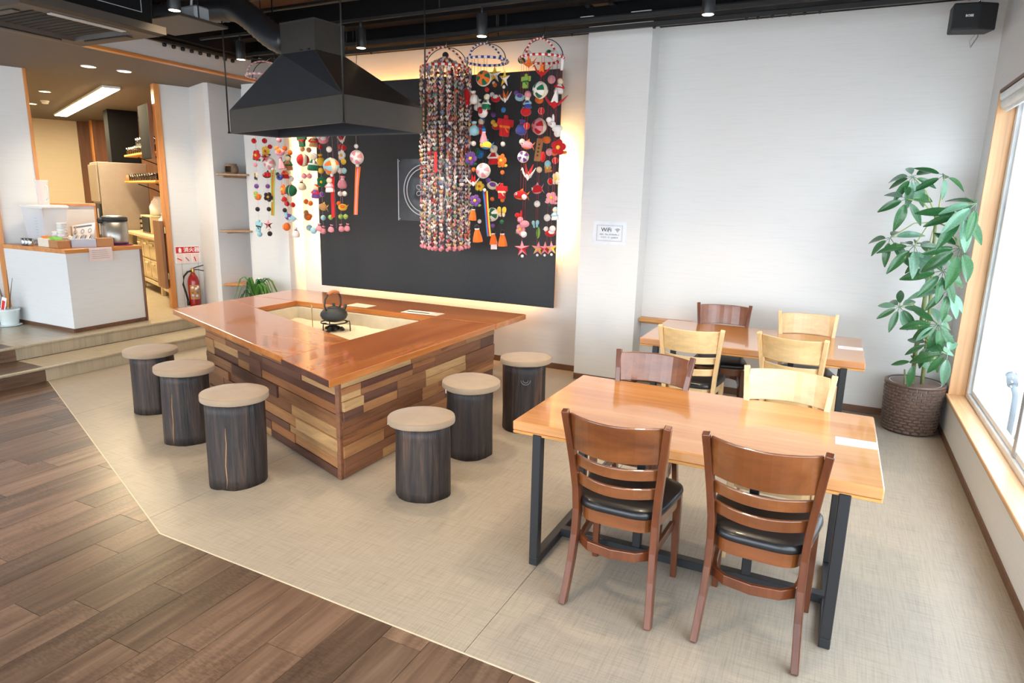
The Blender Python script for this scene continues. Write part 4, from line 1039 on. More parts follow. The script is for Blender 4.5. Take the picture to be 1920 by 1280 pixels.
        m.col = B_; m.ball((0, 0, .36), .15, 9, 6); m.col = PAL['w']; m.ring((0, 0, .24), .11, .045, 12, 5); m.col = A_
        n = 14
        m.loft([[((r * (1 + .16 * (i % 2))) * cos(2 * pi * i / n), (r * (1 + .16 * (i % 2))) * sin(2 * pi * i / n), z) for i in range(n)] for r, z in ((.26, -.5), (.24, -.3), (.17, 0), (.1, .24))])
    elif t == 'ribbon':
        for k, c in enumerate((A_, B_, PAL['y'] if A + Bc == 'br' else A_)):
            m.col = c; x = (k - 1) * .034
            m.sweep([(x, .02 * k, 0), (x + .012, -.01, -.4), (x - .008, .015, -.75), (x + .004, 0, -1)], [(-.017, -.004), (.017, -.004), (.017, .004), (-.017, .004)], (0, 1, 0))
        m.col = PAL['w']; m.ball((0, 0, .02), .04, 8, 5)
    elif t == 'pepper':
        m.tube([(0, 0, .4), (.02, 0, .2), (.03, 0, -.05), (0, 0, -.3), (-.05, 0, -.5)], [.08, .15, .14, .09, .01], 8, (0, 1, 0)); m.col = PAL['g']; m.tube([(0, 0, .4), (.03, 0, .5)], .04, 5, (0, 1, 0))
    elif t == 'persimmon':
        m.ball((0, 0, -.06), .44, 12, 8, None, 1, 1, .8); m.col = PAL['g'] if Bc not in 'a' else B_
        for k in range(4): a = k * pi / 2; m.ball((.14 * cos(a), .14 * sin(a), .27), .16, 7, 4, None, 1, 1, .3)
    elif t == 'leafo':
        m.ball((0, 0, 0), .4, 8, 6, None, .6, .2, 1.2); m.col = B_; m.tube([(0, -.07, -.4), (0, -.09, .4)], .03, 5, (0, 1, 0))
    elif t in ('tag', 'woodtag'):
        if t == 'tag': m.cbox((-.4, -.03, -.45), (.4, .03, .45), .02)
        else:
            m.cbox((-.16, -.03, -.5), (.16, .03, .5), .03); m.col = PAL['k']
            for z in (.22, .06, -.1, -.26): m.box((-.05, -.036, z), (.05, -.03, z + .03)); m.box((-.012, -.036, z - .04), (.012, -.03, z + .06))
    elif t == 'tubeo':
        m.tube([(0, 0, .5), (.06, 0, .1), (-.02, 0, -.5)], [.12, .14, .09], 8, (0, 1, 0)); m.col = B_; m.ball((0, 0, .5), .15, 8, 5)
    return m.mesh(t, 'crepe_fabric')
ORN_NAME = dict(bead='thread_ball', ball='thread_ball', temari='embroidered_ball', crane='cloth_crane', fish='cloth_fish', goldfish='cloth_goldfish', bird='cloth_bird', doll='cloth_doll', flower='cloth_flower',
                star='folded_star', butterfly='cloth_butterfly', pouch='cloth_pouch', kimono='cloth_kimono', rabbit='cloth_rabbit', tassel='cord_tassel', ribbon='ribbon_tail', pepper='cloth_pepper', persimmon='cloth_persimmon',
                leafo='cloth_leaf', tag='paper_tag', woodtag='wood_tag', tubeo='cloth_tube')
def hoop(root, r, z, c1, c2, rail_z=3.06, h=None, dy=.04):
    cols = [PAL[c1], PAL[c1], PAL[c2], PAL[c2]]
    obj('hoop', MB().ring((0, 0, z), r, .011, 96, 6, 'Z', cols), 'crepe_fabric', root)
    h = h or rail_z - .05 - z
    m = MB(); m.M = Matrix.Translation((0, 0, z)) @ Matrix.Diagonal((1, 1, h / r, 1)); m.ring((0, 0, 0), r, .004, 24, 5, 'Y', [PAL['k']], pi); obj('wire_arch', m, 'wire_dark', root)
    m = MB(); m.M = Matrix.Translation((0, 0, z)) @ Matrix.Rotation(radians(70), 4, 'Z') @ Matrix.Diagonal((1, 1, h / r, 1)); m.ring((0, 0, 0), r, .010, 56, 6, 'Y', cols, pi); obj('cord_arch', m, 'crepe_fabric', root)
    obj('hook', MB().tube([(0, 0, z + h), (0, dy * .5, max(z + h + .01, rail_z)), (0, dy, 3.125)], .003, 5, (0, 1, 0)), 'chrome', root)
def build_mobile(label, cx, cy, r, z, data, c1, c2, seed, cord='r', h=None):
    root = thing('hanging_mobile', label, 'mobile', (cx, cy, 0), 0, 'hanging cloth ornament mobiles'); rnd = random.Random(seed)
    hoop(root, r, z, c1, c2, 3.06, h, 5.44 - cy)
    cl = {}
    for e in data.split(';'):
        t, x, y, zz, s_, ab = e.split(); x, y, zz, s_ = map(float, (x, y, zz, s_))
        key = (t + ab)
        if key not in ORN_CACHE: ORN_CACHE[key] = ornament(t, ab[0], ab[1])
        o = obj(ORN_NAME[t], ORN_CACHE[key], None, root, (x, y, zz), (rnd.uniform(-.12, .12), rnd.uniform(-.15, .15), rnd.uniform(-.5, .5) if t not in ('woodtag', 'tag', 'ribbon') else 0)); o.scale = (s_, s_, s_)
        cl.setdefault((round(x / .05), y > 0), []).append((x, y, zz))
    for k, ps in cl.items():
        mx = sum(p[0] for p in ps) / len(ps); my = sum(p[1] for p in ps) / len(ps); lo = min(p[2] for p in ps)
        if lo < z - .03:
            m = MB(); m.col = PAL[cord]; a = math.atan2(my, mx); m.tube([(min(r, sqrt(mx * mx + my * my)) * cos(a), min(r, sqrt(mx * mx + my * my)) * sin(a), z), (mx, my, lo)], .0013, 4, (0, 1, 0)); obj('string', m, 'crepe_fabric', root)
    return root
ORN_B = '''temari 0.059 -0.151 2.699 0.129 go;star 0.010 0.137 2.779 0.155 yw;star 0.204 -0.041 2.708 0.149 yw;bead 0.018 0.134 2.692 0.041 wo;bead 0.093 -0.152 2.606 0.039 wr;pepper -0.196 0.000 2.574 0.195 rr;pouch -0.052 -0.118 2.551 0.110 wo;pouch -0.153 0.140 2.526 0.104 wg;doll 0.089 -0.152 2.510 0.128 gw;bird 0.028 0.131 2.582 0.134 rw;crane 0.192 0.000 2.557 0.160 wo;bird 0.053 -0.150 2.420 0.148 wr;bead 0.005 0.139 2.437 0.046 rp;bead 0.205 -0.052 2.448 0.044 wb;pouch -0.048 -0.120 2.292 0.119 ao;doll -0.127 0.148 2.344 0.145 rb;bird 0.041 0.126 2.342 0.133 ry;kimono 0.197 0.000 2.321 0.179 ro;tassel 0.067 -0.151 2.228 0.117 qb;bead -0.053 -0.118 2.165 0.045 pw;bead 0.205 -0.050 2.163 0.044 ow;doll 0.019 0.134 2.086 0.174 rw;flower -0.091 -0.097 2.039 0.130 pg;bird -0.138 0.145 2.097 0.145 bg;fish 0.090 -0.152 2.147 0.146 yb;flower 0.205 -0.065 2.021 0.127 oy;temari 0.066 -0.151 1.930 0.127 qw;bead -0.049 -0.120 1.940 0.040 yo;bead 0.205 -0.050 1.921 0.039 yo;crane -0.055 -0.117 1.838 0.158 wr;flower -0.135 0.146 1.802 0.103 yg;bird 0.005 0.138 1.818 0.153 cp;kimono 0.205 -0.053 1.759 0.137 rc;ribbon 0.085 -0.152 1.756 0.399 br;bead 0.008 0.137 1.687 0.041 ro;bead 0.203 -0.035 1.680 0.039 ro;flower -0.023 -0.131 1.670 0.118 pl;butterfly 0.204 -0.044 1.577 0.147 yc;temari 0.011 0.136 1.545 0.123 wg;tassel -0.051 -0.119 1.560 0.129 ok;tassel 0.008 -0.141 1.382 0.157 ok;bead -0.131 0.147 1.476 0.041 rw;bead 0.203 -0.038 1.487 0.039 og;bead 0.021 0.133 1.442 0.041 qp;tassel 0.030 0.130 1.333 0.133 ok;tag 0.039 0.126 1.259 0.082 ww;tassel 0.193 0.000 1.341 0.148 ok'''
ORN_C = '''ball -0.088 -0.105 2.870 0.078 qw;ball 0.056 0.124 2.903 0.080 qw;ball -0.192 0.000 2.858 0.065 gg;ball -0.003 0.144 2.924 0.060 gg;crane -0.071 -0.114 2.804 0.145 oo;crane 0.069 -0.152 2.727 0.171 ro;tubeo 0.159 0.050 2.819 0.117 wq;kimono -0.100 -0.097 2.666 0.116 lg;bird -0.203 0.000 2.560 0.128 ap;ball -0.068 -0.116 2.555 0.058 oq;doll -0.072 -0.114 2.496 0.106 na;temari 0.060 -0.152 2.578 0.133 gw;persimmon -0.083 0.152 2.554 0.090 oo;ball 0.036 0.133 2.708 0.070 lq;doll 0.138 0.072 2.646 0.127 wr;crane 0.176 -0.112 2.491 0.217 rw;persimmon -0.089 -0.104 2.425 0.106 ra;ball 0.076 -0.152 2.414 0.057 wr;pouch -0.148 -0.058 2.297 0.126 nr;ball -0.071 -0.115 2.302 0.057 wr;temari -0.076 0.152 2.325 0.139 rq;ball 0.046 0.129 2.351 0.064 rw;rabbit 0.186 -0.098 2.323 0.160 ww;ball 0.196 -0.077 2.240 0.061 rw;persimmon 0.005 0.142 2.214 0.089 og;ball -0.132 -0.073 2.176 0.053 aw;fish -0.064 -0.118 2.145 0.143 qo;woodtag -0.074 0.152 2.125 0.199 tt;ball 0.039 0.131 2.104 0.064 aq;flower 0.200 -0.053 2.129 0.142 ro;temari -0.110 -0.090 2.050 0.096 pw;leafo 0.102 -0.149 2.045 0.094 rr;ball 0.191 -0.090 2.018 0.056 qr;crane -0.042 -0.128 1.906 0.208 wr;ball -0.063 0.152 1.954 0.054 wc;ball 0.025 0.136 2.004 0.059 aa;flower 0.027 0.136 1.968 0.088 to;goldfish -0.078 0.152 1.781 0.168 rq;flower 0.198 -0.070 1.874 0.113 cw;ball 0.064 0.121 1.852 0.059 wr;goldfish -0.136 -0.069 1.726 0.164 ro;ball -0.081 -0.109 1.712 0.048 aw;flower 0.084 0.111 1.709 0.117 qq;ball -0.073 0.152 1.654 0.059 aw;leafo 0.060 0.123 1.662 0.059 gg;doll 0.198 -0.066 1.579 0.113 wa;ball 0.040 0.131 1.534 0.064 ow;rabbit -0.088 -0.105 1.529 0.162 qr;flower -0.122 -0.081 1.430 0.115 qg;ball -0.075 -0.113 1.391 0.057 ww;butterfly -0.083 0.152 1.472 0.109 aa;leafo -0.054 0.152 1.396 0.109 lg;bird 0.079 0.113 1.408 0.137 rw;ball 0.112 0.092 1.439 0.058 aw;star -0.091 -0.103 1.264 0.144 qr;star -0.049 0.151 1.251 0.129 qy;star 0.027 0.136 1.256 0.128 qr;star 0.107 0.096 1.268 0.127 qy'''
ORN_D = '''bead -0.235 0.000 2.232 0.057 rr;bead -0.234 0.146 2.244 0.058 rr;bead 0.250 -0.126 2.224 0.054 rq;flower -0.209 0.000 2.084 0.127 rg;flower -0.229 0.149 2.138 0.116 yg;star -0.238 0.144 2.065 0.116 rq;bead -0.174 0.160 2.183 0.051 kr;bird 0.250 -0.126 2.109 0.144 qo;tassel 0.254 -0.116 1.999 0.120 qq;temari -0.187 0.159 2.004 0.128 qw;ribbon -0.153 0.160 1.942 0.498 lo;bead -0.233 0.000 1.985 0.044 qq;butterfly -0.242 0.000 1.868 0.140 ck;fish -0.226 0.150 1.885 0.141 rk;bird 0.242 -0.136 1.860 0.120 nk;doll 0.247 -0.064 1.911 0.132 ro;bead -0.236 0.000 1.762 0.051 kp;bead -0.227 0.150 1.765 0.051 kp;bird -0.229 0.000 1.655 0.139 ol;flower -0.228 0.149 1.651 0.115 kw;bead -0.240 0.000 1.518 0.051 pk;bead -0.229 0.149 1.518 0.051 pk;bead 0.256 -0.100 1.522 0.048 pk;kimono -0.238 0.000 1.341 0.127 ak;star -0.242 0.141 1.349 0.116 qk;bead -0.230 0.000 1.249 0.057 ka;bead -0.232 0.147 1.249 0.058 kk'''
ORN_E = '''bead -0.441 0.000 2.150 0.055 ao;bead -0.370 0.000 2.107 0.054 ao;doll -0.405 0.000 2.011 0.158 tg;ball -0.372 0.000 1.844 0.054 rw;flower -0.492 0.000 1.734 0.122 or;ball -0.380 0.000 1.724 0.121 wg;fish -0.484 0.000 1.629 0.122 ro;ball -0.449 0.000 1.586 0.055 lr;ball -0.367 0.000 1.577 0.054 lr;bird -0.442 0.000 1.458 0.134 pa;fish -0.384 0.000 1.432 0.121 aw;ball -0.473 0.000 1.345 0.086 qo;pouch -0.341 0.000 1.289 0.109 wp;bead 0.008 -0.220 2.124 0.051 at;bead -0.353 0.256 2.152 0.056 at;temari 0.009 -0.220 2.018 0.125 rr;ball 0.017 -0.223 1.865 0.051 rq;ball -0.359 0.254 1.881 0.056 rq;pouch -0.038 -0.201 1.778 0.103 ck;ball -0.398 0.230 1.610 0.056 lo;ball 0.113 -0.253 1.604 0.051 lo;bird -0.390 0.237 1.457 0.161 ot;ball -0.380 0.243 1.331 0.068 qa;ball 0.147 -0.261 1.340 0.067 qa;doll 0.182 -0.267 2.000 0.167 gw;ball -0.210 0.271 2.184 0.055 wr;ball 0.366 -0.244 2.114 0.055 ww;ball 0.180 0.135 2.169 0.053 wr;ball 0.375 -0.047 2.143 0.056 or;crane 0.237 0.096 2.238 0.173 wr;pouch -0.209 0.271 2.048 0.122 yr;temari 0.377 -0.235 1.961 0.154 oa;ribbon 0.378 -0.234 1.867 0.395 rr;flower 0.220 0.108 2.084 0.127 wg;ball 0.386 -0.067 2.011 0.056 yy;ball -0.207 0.270 1.938 0.061 yy;ball -0.087 0.250 1.926 0.060 yy;ball 0.159 0.148 1.933 0.058 yw;ball 0.380 -0.056 1.925 0.056 wa;flower -0.206 0.270 1.822 0.122 gy;doll 0.360 -0.247 1.786 0.143 wq;pouch 0.209 0.116 1.816 0.127 qw;doll 0.203 -0.270 1.723 0.133 pr;ball -0.205 0.270 1.693 0.055 wp;ball 0.139 0.159 1.703 0.053 ww;ball 0.385 -0.064 1.704 0.050 ww;fish -0.196 0.269 1.559 0.159 ty;bird 0.186 0.131 1.574 0.140 yo;ball -0.202 0.270 1.445 0.055 wa;ball 0.359 -0.248 1.477 0.049 ll;ball 0.134 0.162 1.469 0.053 wl;ball 0.374 -0.046 1.480 0.050 wl;pouch 0.227 -0.271 1.375 0.078 qk;pouch -0.209 0.271 1.314 0.086 qk;pouch 0.360 -0.247 1.369 0.077 qk;pouch 0.138 0.160 1.354 0.082 qk;pouch 0.351 0.000 1.372 0.079 qk;kimono 0.005 -0.219 2.210 0.137 gr;doll 0.202 -0.270 2.202 0.134 tr;bird -0.157 0.264 2.259 0.159 qw'''
ORN_F = '''bead 0.050 -0.037 2.157 0.044 ww;temari 0.052 -0.036 2.052 0.133 qw;ribbon 0.054 -0.034 1.967 0.465 oq'''
build_mobile('cloth mobile with blue and white cord hoop and orange tassels beside the curtain of hearts', -2.945, 5.4, .19, 2.868, ORN_B, 'n', 'w', 1, 'k')
build_mobile('cloth mobile with red and white cord hoop and big embroidered balls at the board edge', -2.41, 5.4, .19, 2.852, ORN_C, 'r', 'w', 2)
build_mobile('cloth mobile hanging before the pale pillar beyond the hood', -5.46, 5.3, .2, 2.86, ORN_D, 'q', 'w', 3, 'q')
build_mobile('wide cloth mobile hanging across the lit edge of the black board', -4.82, 5.3, .34, 2.80, ORN_E, 'r', 'w', 4, 'q', .2)
build_mobile('single pink ball and long ribbon tail hanging before the black board', -4.345, 5.3, .05, 2.28, ORN_F, 'w', 'w', 5, 'w', .06)

# curtain of tiny folded hearts
hm = thing('heart_curtain_mobile', 'tall round curtain of hundreds of tiny patterned hearts on a cord hoop', 'mobile', (-3.365, 5.4, 0))
hoop(hm, .225, 2.83, 'r', 'w')
HP = [lin(c) for c in ((244, 234, 228), (238, 210, 204), (220, 190, 170), (248, 242, 236), (176, 60, 66), (160, 120, 116), (214, 172, 116), (140, 130, 146), (228, 150, 148), (130, 152, 136), (234, 208, 140), (90, 78, 88), (186, 166, 174), (240, 224, 214), (130, 146, 182), (220, 112, 88), (246, 236, 230), (236, 216, 206))]
def heart(m, p, s_, a, rnd):
    m.col = rnd.choice(HP); c, sn = cos(a), sin(a)
    q = [(-.5, 0, .22), (-.24, 0, .5), (0, 0, .26), (.24, 0, .5), (.5, 0, .22), (0, 0, -.5), (0, -.26, .06), (0, .26, .06)]
    b = m.pts([(p[0] + s_ * (x * c - y * sn), p[1] + s_ * (x * sn + y * c), p[2] + s_ * z) for x, y, z in q])
    for k in range(6):
        l = (k + 1) % 6; m.face([b + l, b + k, b + 6]); m.face([b + k, b + l, b + 7])
rnd = random.Random(21)
for R_, n, z0, zb_ in ((.228, 22, 2.80, 1.24), (.165, 14, 2.84, 1.22), (.095, 8, 2.88, 1.21)):
    for i in range(n):
        a = 2 * pi * (i + rnd.uniform(-.12, .12)) / n; m = MB(); z = z0; x, y = R_ * cos(a), R_ * sin(a)
        while z > zb_:
            heart(m, (x + rnd.uniform(-.004, .004), y + rnd.uniform(-.004, .004), z), rnd.uniform(.033, .040), rnd.uniform(0, 6.3), rnd); z -= rnd.uniform(.035, .041)
        m.col = PAL['q']; m.ball((x, y, zb_ - .005), .017, 7, 5)
        m.col = PAL['k']; m.tube([(x, y, z0), (x, y, zb_)], .0012, 3, (0, 1, 0))
        obj('heart_strand', m, 'paper_hearts', hm)
for i in range(14):
    a = 2 * pi * i / 14; m = MB()
    for k in range(9):
        t = k / 9; heart(m, (.225 * t * cos(a), .225 * t * sin(a), 2.93 - .115 * t + .0), .03, rnd.uniform(0, 6), rnd)
    obj('heart_spoke', m, 'paper_hearts', hm)
m = MB(); m.col = PAL['k']; m.ball((0, 0, 2.945), .03, 8, 6); m.col = PAL['r']; m.ball((0, 0, 2.91), .035, 8, 6); obj('cord_knot', m, 'crepe_fabric', hm)
m = MB(); m.cbox((-.016, -.004, -.09), (.016, .004, .09), .003); obj('red_tag', m, 'sign_red', hm, (.045, -.238, 2.0))

# ------------------------------------------------------------------ umbrella plant in its basket
PX, PY = .665, 5.765
bk = thing('potted_umbrella_plant', 'tall umbrella plant in a brown woven basket in the corner by the window', 'plant', (PX, PY, 0))
m = MB(); m.lathe([(.165, 0), (.183, .01), (.193, .2), (.2, .375), (.19, .385)], 40); obj('basket', m, 'basket_brown', bk)
m = MB(); rows, n = 15, 20
for j in range(rows):
    z0 = .012 + j * .024; z1 = z0 + .0226
    for i in range(n):
        a0 = 2 * pi * (i + .5 * (j % 2)) / n + .012; a1 = a0 + 2 * pi / n - .03; ps = []
        for rr, dz_, da in ((.0, 0, 0), (.0065, .004, .03)):
            for k, (a, z) in enumerate(((a0 + da, z0 + dz_), ((a0 + a1) / 2, z0 + dz_), (a1 - da, z0 + dz_), (a1 - da, z1 - dz_), ((a0 + a1) / 2, z1 - dz_), (a0 + da, z1 - dz_))):
                R_ = .184 + .016 * z / .385 + rr + (.002 if k in (1, 4) and rr else 0); ps.append((R_ * cos(a), R_ * sin(a), z))
        b = m.pts(ps)
        for k in range(6): l = (k + 1) % 6; m.face([b + k, b + l, b + 6 + l, b + 6 + k])
        m.face([b + 6, b + 7, b + 10, b + 11]); m.face([b + 7, b + 8, b + 9, b + 10])
w_ = obj('weave', m, 'basket_brown', bk); w_['kind'] = 'stuff'
m = MB(); m.lathe([(.196, .368), (.207, .374), (.207, .388), (.196, .393), (.186, .388)], 40, False); obj('rim', m, 'basket_brown', bk)
obj('liner', MB().lathe([(.178, .30), (.182, .384), (.172, .386), (.168, .31)], 36, False), 'pot_liner', bk)
obj('soil', MB().lathe([(.17, .31), (.1, .318), (.01, .32)], 24), 'soil', bk)
def trunk(ps, rs): obj('trunk', MB().tube([(a - PX, b - PY, c) for a, b, c in ps], rs, 8), 'trunk_green', bk)
trunk([(.643, 5.7, .31), (.625, 5.68, .633), (.631, 5.66, .883), (.625, 5.63, 1.204), (.624, 5.6, 1.475), (.609, 5.6, 1.655)], [.017, .016, .015, .013, .011, .010])
trunk([(.709, 5.72, .31), (.682, 5.7, .882), (.649, 5.7, 1.277), (.62, 5.66, 1.44)], [.014, .013, .011, .007])
trunk([(.60, 5.66, .31), (.585, 5.65, .40), (.57, 5.64, .50)], [.008, .007, .006])
def leaf_mesh(name, wd, curl, mat):
    m = MB(); m.smooth = True; n = 7; rows = []
    for k in range(n + 1):
        t = k / n; w = wd * (sin(pi * min(1, t * .93 + .045)) ** .75) * (1.05 - .35 * t); z = -curl * t * t
        rows.append(m.pts([(t, -w, z + .25 * w), (t, -w * .5, z + .17 * w), (t, 0, z - .02), (t, w * .5, z + .17 * w), (t, w, z + .25 * w)]))
    for k in range(n):
        for i in range(4): m.face([rows[k] + i, rows[k + 1] + i, rows[k + 1] + i + 1, rows[k] + i + 1])
    m.smooth = True; m.tube([(-.22, 0, .03), (0, 0, -.005), (.4, 0, -.035 - curl * .16), (.9, 0, -.03 - curl * .81)], [.012, .012, .012, .004], 4)
    return m.mesh(name, mat)
LV = [leaf_mesh('leaflet', .19, .25, 'leaf_green'), leaf_mesh('leaflet', .22, .4, 'leaf_green'), leaf_mesh('leaflet', .18, .12, 'leaf_green'), leaf_mesh('leaflet', .2, .3, 'leaf_pale')]
UMB = [(0.432, 5.62, 1.916, 8, .15), (0.407, 5.5, 1.758, 6, .16), (0.626, 5.62, 1.925, 5, .14), (0.721, 5.2, 1.67, 9, .19), (0.770, 5.15, 1.733, 8, .17), (0.34, 5.5, 1.481, 6, .15), (0.483, 5.35, 1.439, 7, .18), (0.73, 5.2, 1.446, 8, .19),
       (0.669, 5.3, 1.282, 8, .19), (0.464, 5.5, 0.99, 9, .14), (0.695, 5.35, 0.907, 11, .15), (0.68, 5.5, 0.741, 7, .14), (0.76, 5.2, 0.736, 7, .15), (0.61, 5.55, 0.588, 4, .13), (0.60, 5.7, 1.36, 6, .15), (0.72, 5.35, 1.147, 8, .16)]
rnd = random.Random(9)
for k, (ux, uy, uz, n, L) in enumerate(UMB):
    c = Vector((ux, uy, uz)); zt = min(1.65, max(.45, uz - .05 if uz < 1.5 else 1.62)); a = Vector((.625, 5.64, zt))
    if uz > 1.35 and uz < 1.55: a.z = 1.6
    md = (a + c) / 2 + Vector((0, 0, .05))
    pt = obj('leaf_stalk', MB().tube([tuple(a - Vector((PX, PY, 0))), tuple(md - Vector((PX, PY, 0))), tuple(c - Vector((PX, PY, 0)))], [.0055, .0042, .0035], 6), 'stalk_green', bk)
    axis = Vector((rnd.uniform(-.3, .3) + .25 * (ux - .55), -.75, rnd.uniform(.35, .8))).normalized()
    s1 = axis.cross(Vector((0, 0, 1))).normalized(); s2 = axis.cross(s1); ph = rnd.uniform(0, 6)
    for i in range(n):
        an = ph + 2 * pi * i / n + rnd.uniform(-.2, .2); dr = rnd.uniform(.1, .55)
        d = ((s1 * cos(an) + s2 * sin(an)) * cos(dr) - axis * sin(dr) + Vector((0, 0, -.18))).normalized()
        nz = (axis - d * axis.dot(d)).normalized(); ny = nz.cross(d)
        l = L * rnd.uniform(.92, 1.28)
        p = c + d * (.24 * l) - Vector((PX, PY, 0))
        tip = p + d * l + Vector((PX, PY, 0))
        if tip.x > XR - .015 or tip.y > YB - .02: continue
        o = obj('leaflet', rnd.choice(LV), None, pt); o.matrix_local = Matrix.Translation(p) @ Matrix((d, ny, nz)).transposed().to_4x4() @ Matrix.Scale(l, 4)

# strap leaved plant by the niche
sp2 = thing('strap_leaf_plant', 'green arching strap leaf plant behind the hearth table by the pillar', 'plant', (-6.02, 5.50, 0))
obj('pot', MB().lathe([(.10, 0), (.12, .02), (.135, .40), (.145, .42), (.125, .42)], 24), 'clay_pot', sp2)
rnd = random.Random(4)
for k in range(34):
    a = rnd.uniform(0, 2 * pi); L = rnd.uniform(.24, .46); w = rnd.uniform(.016, .027); up = rnd.uniform(.12, .38); ps = []; pr = []
    for j in range(7):
        t = j / 6; rr = L * t * .85; ps.append((rr * cos(a) * .9, rr * sin(a) * .55, .40 + up * sin(pi * min(.8, t * .85)) * 1.0 - .16 * t * t)); ww = w * (1 - .85 * t ** 2); pr.append([(-ww, .006), (0, 0), (ww, .006), (0, .003)])
    obj('leaf', MB().sweep(ps, pr), 'leaf_bright' if rnd.random() < .5 else 'leaf_green', sp2)
# ------------------------------------------------------------------ serving counter and what stands on it
ZC = 1.10
co = thing('serving_counter', 'white papered serving counter with orange wood top beside the steps', 'counter', (0, 0, 0))
cp = [(-6.84, 3.90), (-6.885, 4.71), (-7.62, 4.71), (-7.96, 3.915)]
obj('body', MB().prism(cp, Z_PLAT, 1.058), 'wallpaper', co)
obj('countertop', MB().prism([(-6.825, 3.885), (-6.868, 4.73), (-7.60, 4.73), (-7.955, 3.90)], 1.058, ZC), 'orange_trim_wood_x', co, bevel=.004)
obj('end_trim', CB((-6.91, 4.705, Z_PLAT), (-6.865, 4.725, 1.057), .003), 'kitchen_brown_wood', co)
for a, b in (((-7.93, 3.912), (-6.84, 3.897)), ((-6.837, 3.90), (-6.88, 4.70))):
    obj('kick_strip', MB().sweep([(a[0], a[1], Z_PLAT + .02), (b[0], b[1], Z_PLAT + .02)], [(-.006, -.02), (.006, -.02), (.006, .02), (-.006, .02)]), 'brown_skirting', co)
nt_ = thing('counter_note', 'pinkish handwritten note hanging over the counter edge', 'note', (-6.826, 4.24, 1.045), 0)
obj('sheet', MB().sweep([(0, 0, .06), (.004, 0, .04), (.004, 0, 0), (.002, 0, -.08)], [(-.12, -.0006), (.12, -.0006), (.12, .0006), (-.12, .0006)], (1, 0, 0)), 'paper_pink', nt_)
for k in range(5): obj('writing_line', B((.0035, -.09, .03 - .02 * k), (.0055, .06 + .006 * k, .0325 - .02 * k)), 'ink_grey', nt_)
jg = thing('water_dispenser', 'clear plastic water dispenser box with white lid on the counter', 'water dispenser', (-7.60, 4.17, ZC))
R4 = lambda a, b, z: [(-a, -b, z), (a, -b, z), (a, b, z), (-a, b, z)]
obj('tank', MB().loft([R4(.15, .10, .0), R4(.165, .11, .12), R4(.19, .125, .38)]), 'clear_acrylic', jg)
obj('lid', MB().loft([R4(.20, .13, .381), R4(.205, .135, .39), R4(.205, .135, .405), R4(.19, .12, .415)]), 'white_plastic', jg)
obj('inner_tank', MB().loft([R4(.10, .06, .02), R4(.12, .07, .30)]), 'clear_acrylic', jg)
obj('spigot', MB().tube([(.02, -.11, .05), (.02, -.15, .05), (.02, -.155, .025)], .012, 8, (1, 0, 0)), 'white_plastic', jg)
for k in range(7): obj('scale_mark', B((.03, -.1235, .10 + .03 * k), (.07, -.122, .103 + .03 * k)), 'ink_grey', jg)
gh = thing('glass_pitcher', 'tall clear pitcher standing on the water dispenser lid', 'pitcher', (-7.585, 4.17, ZC + .416))
obj('body', MB().lathe([(.048, 0), (.05, .01), (.06, .24), (.062, .255), (.057, .255)], 16), 'clear_acrylic', gh)
obj('handle', MB().tube([(.056, 0, .2), (.095, 0, .19), (.095, 0, .08), (.052, 0, .05)], .008, 6, (0, 1, 0)), 'clear_acrylic', gh)
for x, h, lab in ((-7.25, .25, 'taller stack of white paper cups on the counter'), (-7.345, .17, 'shorter stack of white paper cups on the counter')):
    t = thing('paper_cup_stack', lab, 'cups', (x, 4.125, ZC))
    n = int(h / .03)
    for k in range(n): obj('cup', MB().lathe([(.040, .001 + .03 * k), (.044, .026 + .03 * k), (.046, .029 + .03 * k), (.043, .0305 + .03 * k)], 16), 'white_plastic', t)
for k, x in enumerate((-7.62, -7.56, -7.50)):
    o = thing('steel_cup', 'small shiny steel cup at the counter front', 'cup', (x, 3.945, ZC), 0, 'small steel cups on the counter')
    obj('body', MB().lathe([(.022, 0), (.026, .005), (.028, .075), (.025, .077), (.023, .02)], 14), 'chrome', o)
tb = thing('tea_box', 'cream and kraft open box of tea bags at the counter corner', 'box', (-7.17, 4.0, ZC), radians(-5))
obj('carton', CB((-.24, -.055, 0), (-.01, .055, .085), .003), 'carton_cream', tb); obj('kraft_carton', CB((-.008, -.06, 0), (.17, .06, .075), .003), 'cardboard', tb)
for x, mt in ((-.17, 'orange_card'), (-.12, 'orange_card'), (-.03, 'green_card'), (.06, 'green_card')): obj('sachet', MB().at((x, 0, .09), .2, .5).cbox((-.03, -.04, -.004), (.03, .04, .004), .002), mt, tb)
ob = thing('packet_box', 'pale box of packets with a kraft end on the counter', 'box', (-6.99, 4.27, ZC), radians(70))
obj('carton', CB((-.20, -.06, 0), (.02, .06, .085), .003), 'bluegrey_card', ob); obj('kraft_end', CB((.022, -.06, 0), (.18, .06, .09), .003), 'cardboard', ob)
for k in range(5): obj('packet', MB().at((-.16 + .04 * k, 0, .10), 0, .5).cbox((-.004, -.05, -.03), (.004, .05, .03), .002), 'paper_white' if k % 2 else 'bluegrey_card', ob)
sb2 = thing('sugar_holder', 'white holder with wooden stirrers beside the cups', 'holder', (-7.31, 4.25, ZC))
obj('cup', MB().lathe([(.05, 0), (.055, .10), (.05, .10), (.045, .01)], 14), 'white_plastic', sb2)
rnd = random.Random(8)
for k in range(9): a = rnd.uniform(0, 6); obj('stirrer', MB().tube([(.02 * cos(a), .02 * sin(a), .02), (.05 * cos(a), .05 * sin(a), .20)], .004, 4), 'shelf_driftwood', sb2)
cd = thing('instruction_card', 'white instruction card with three small drawings propped on the counter', 'card', (-7.39, 4.40, ZC + .095), radians(12))
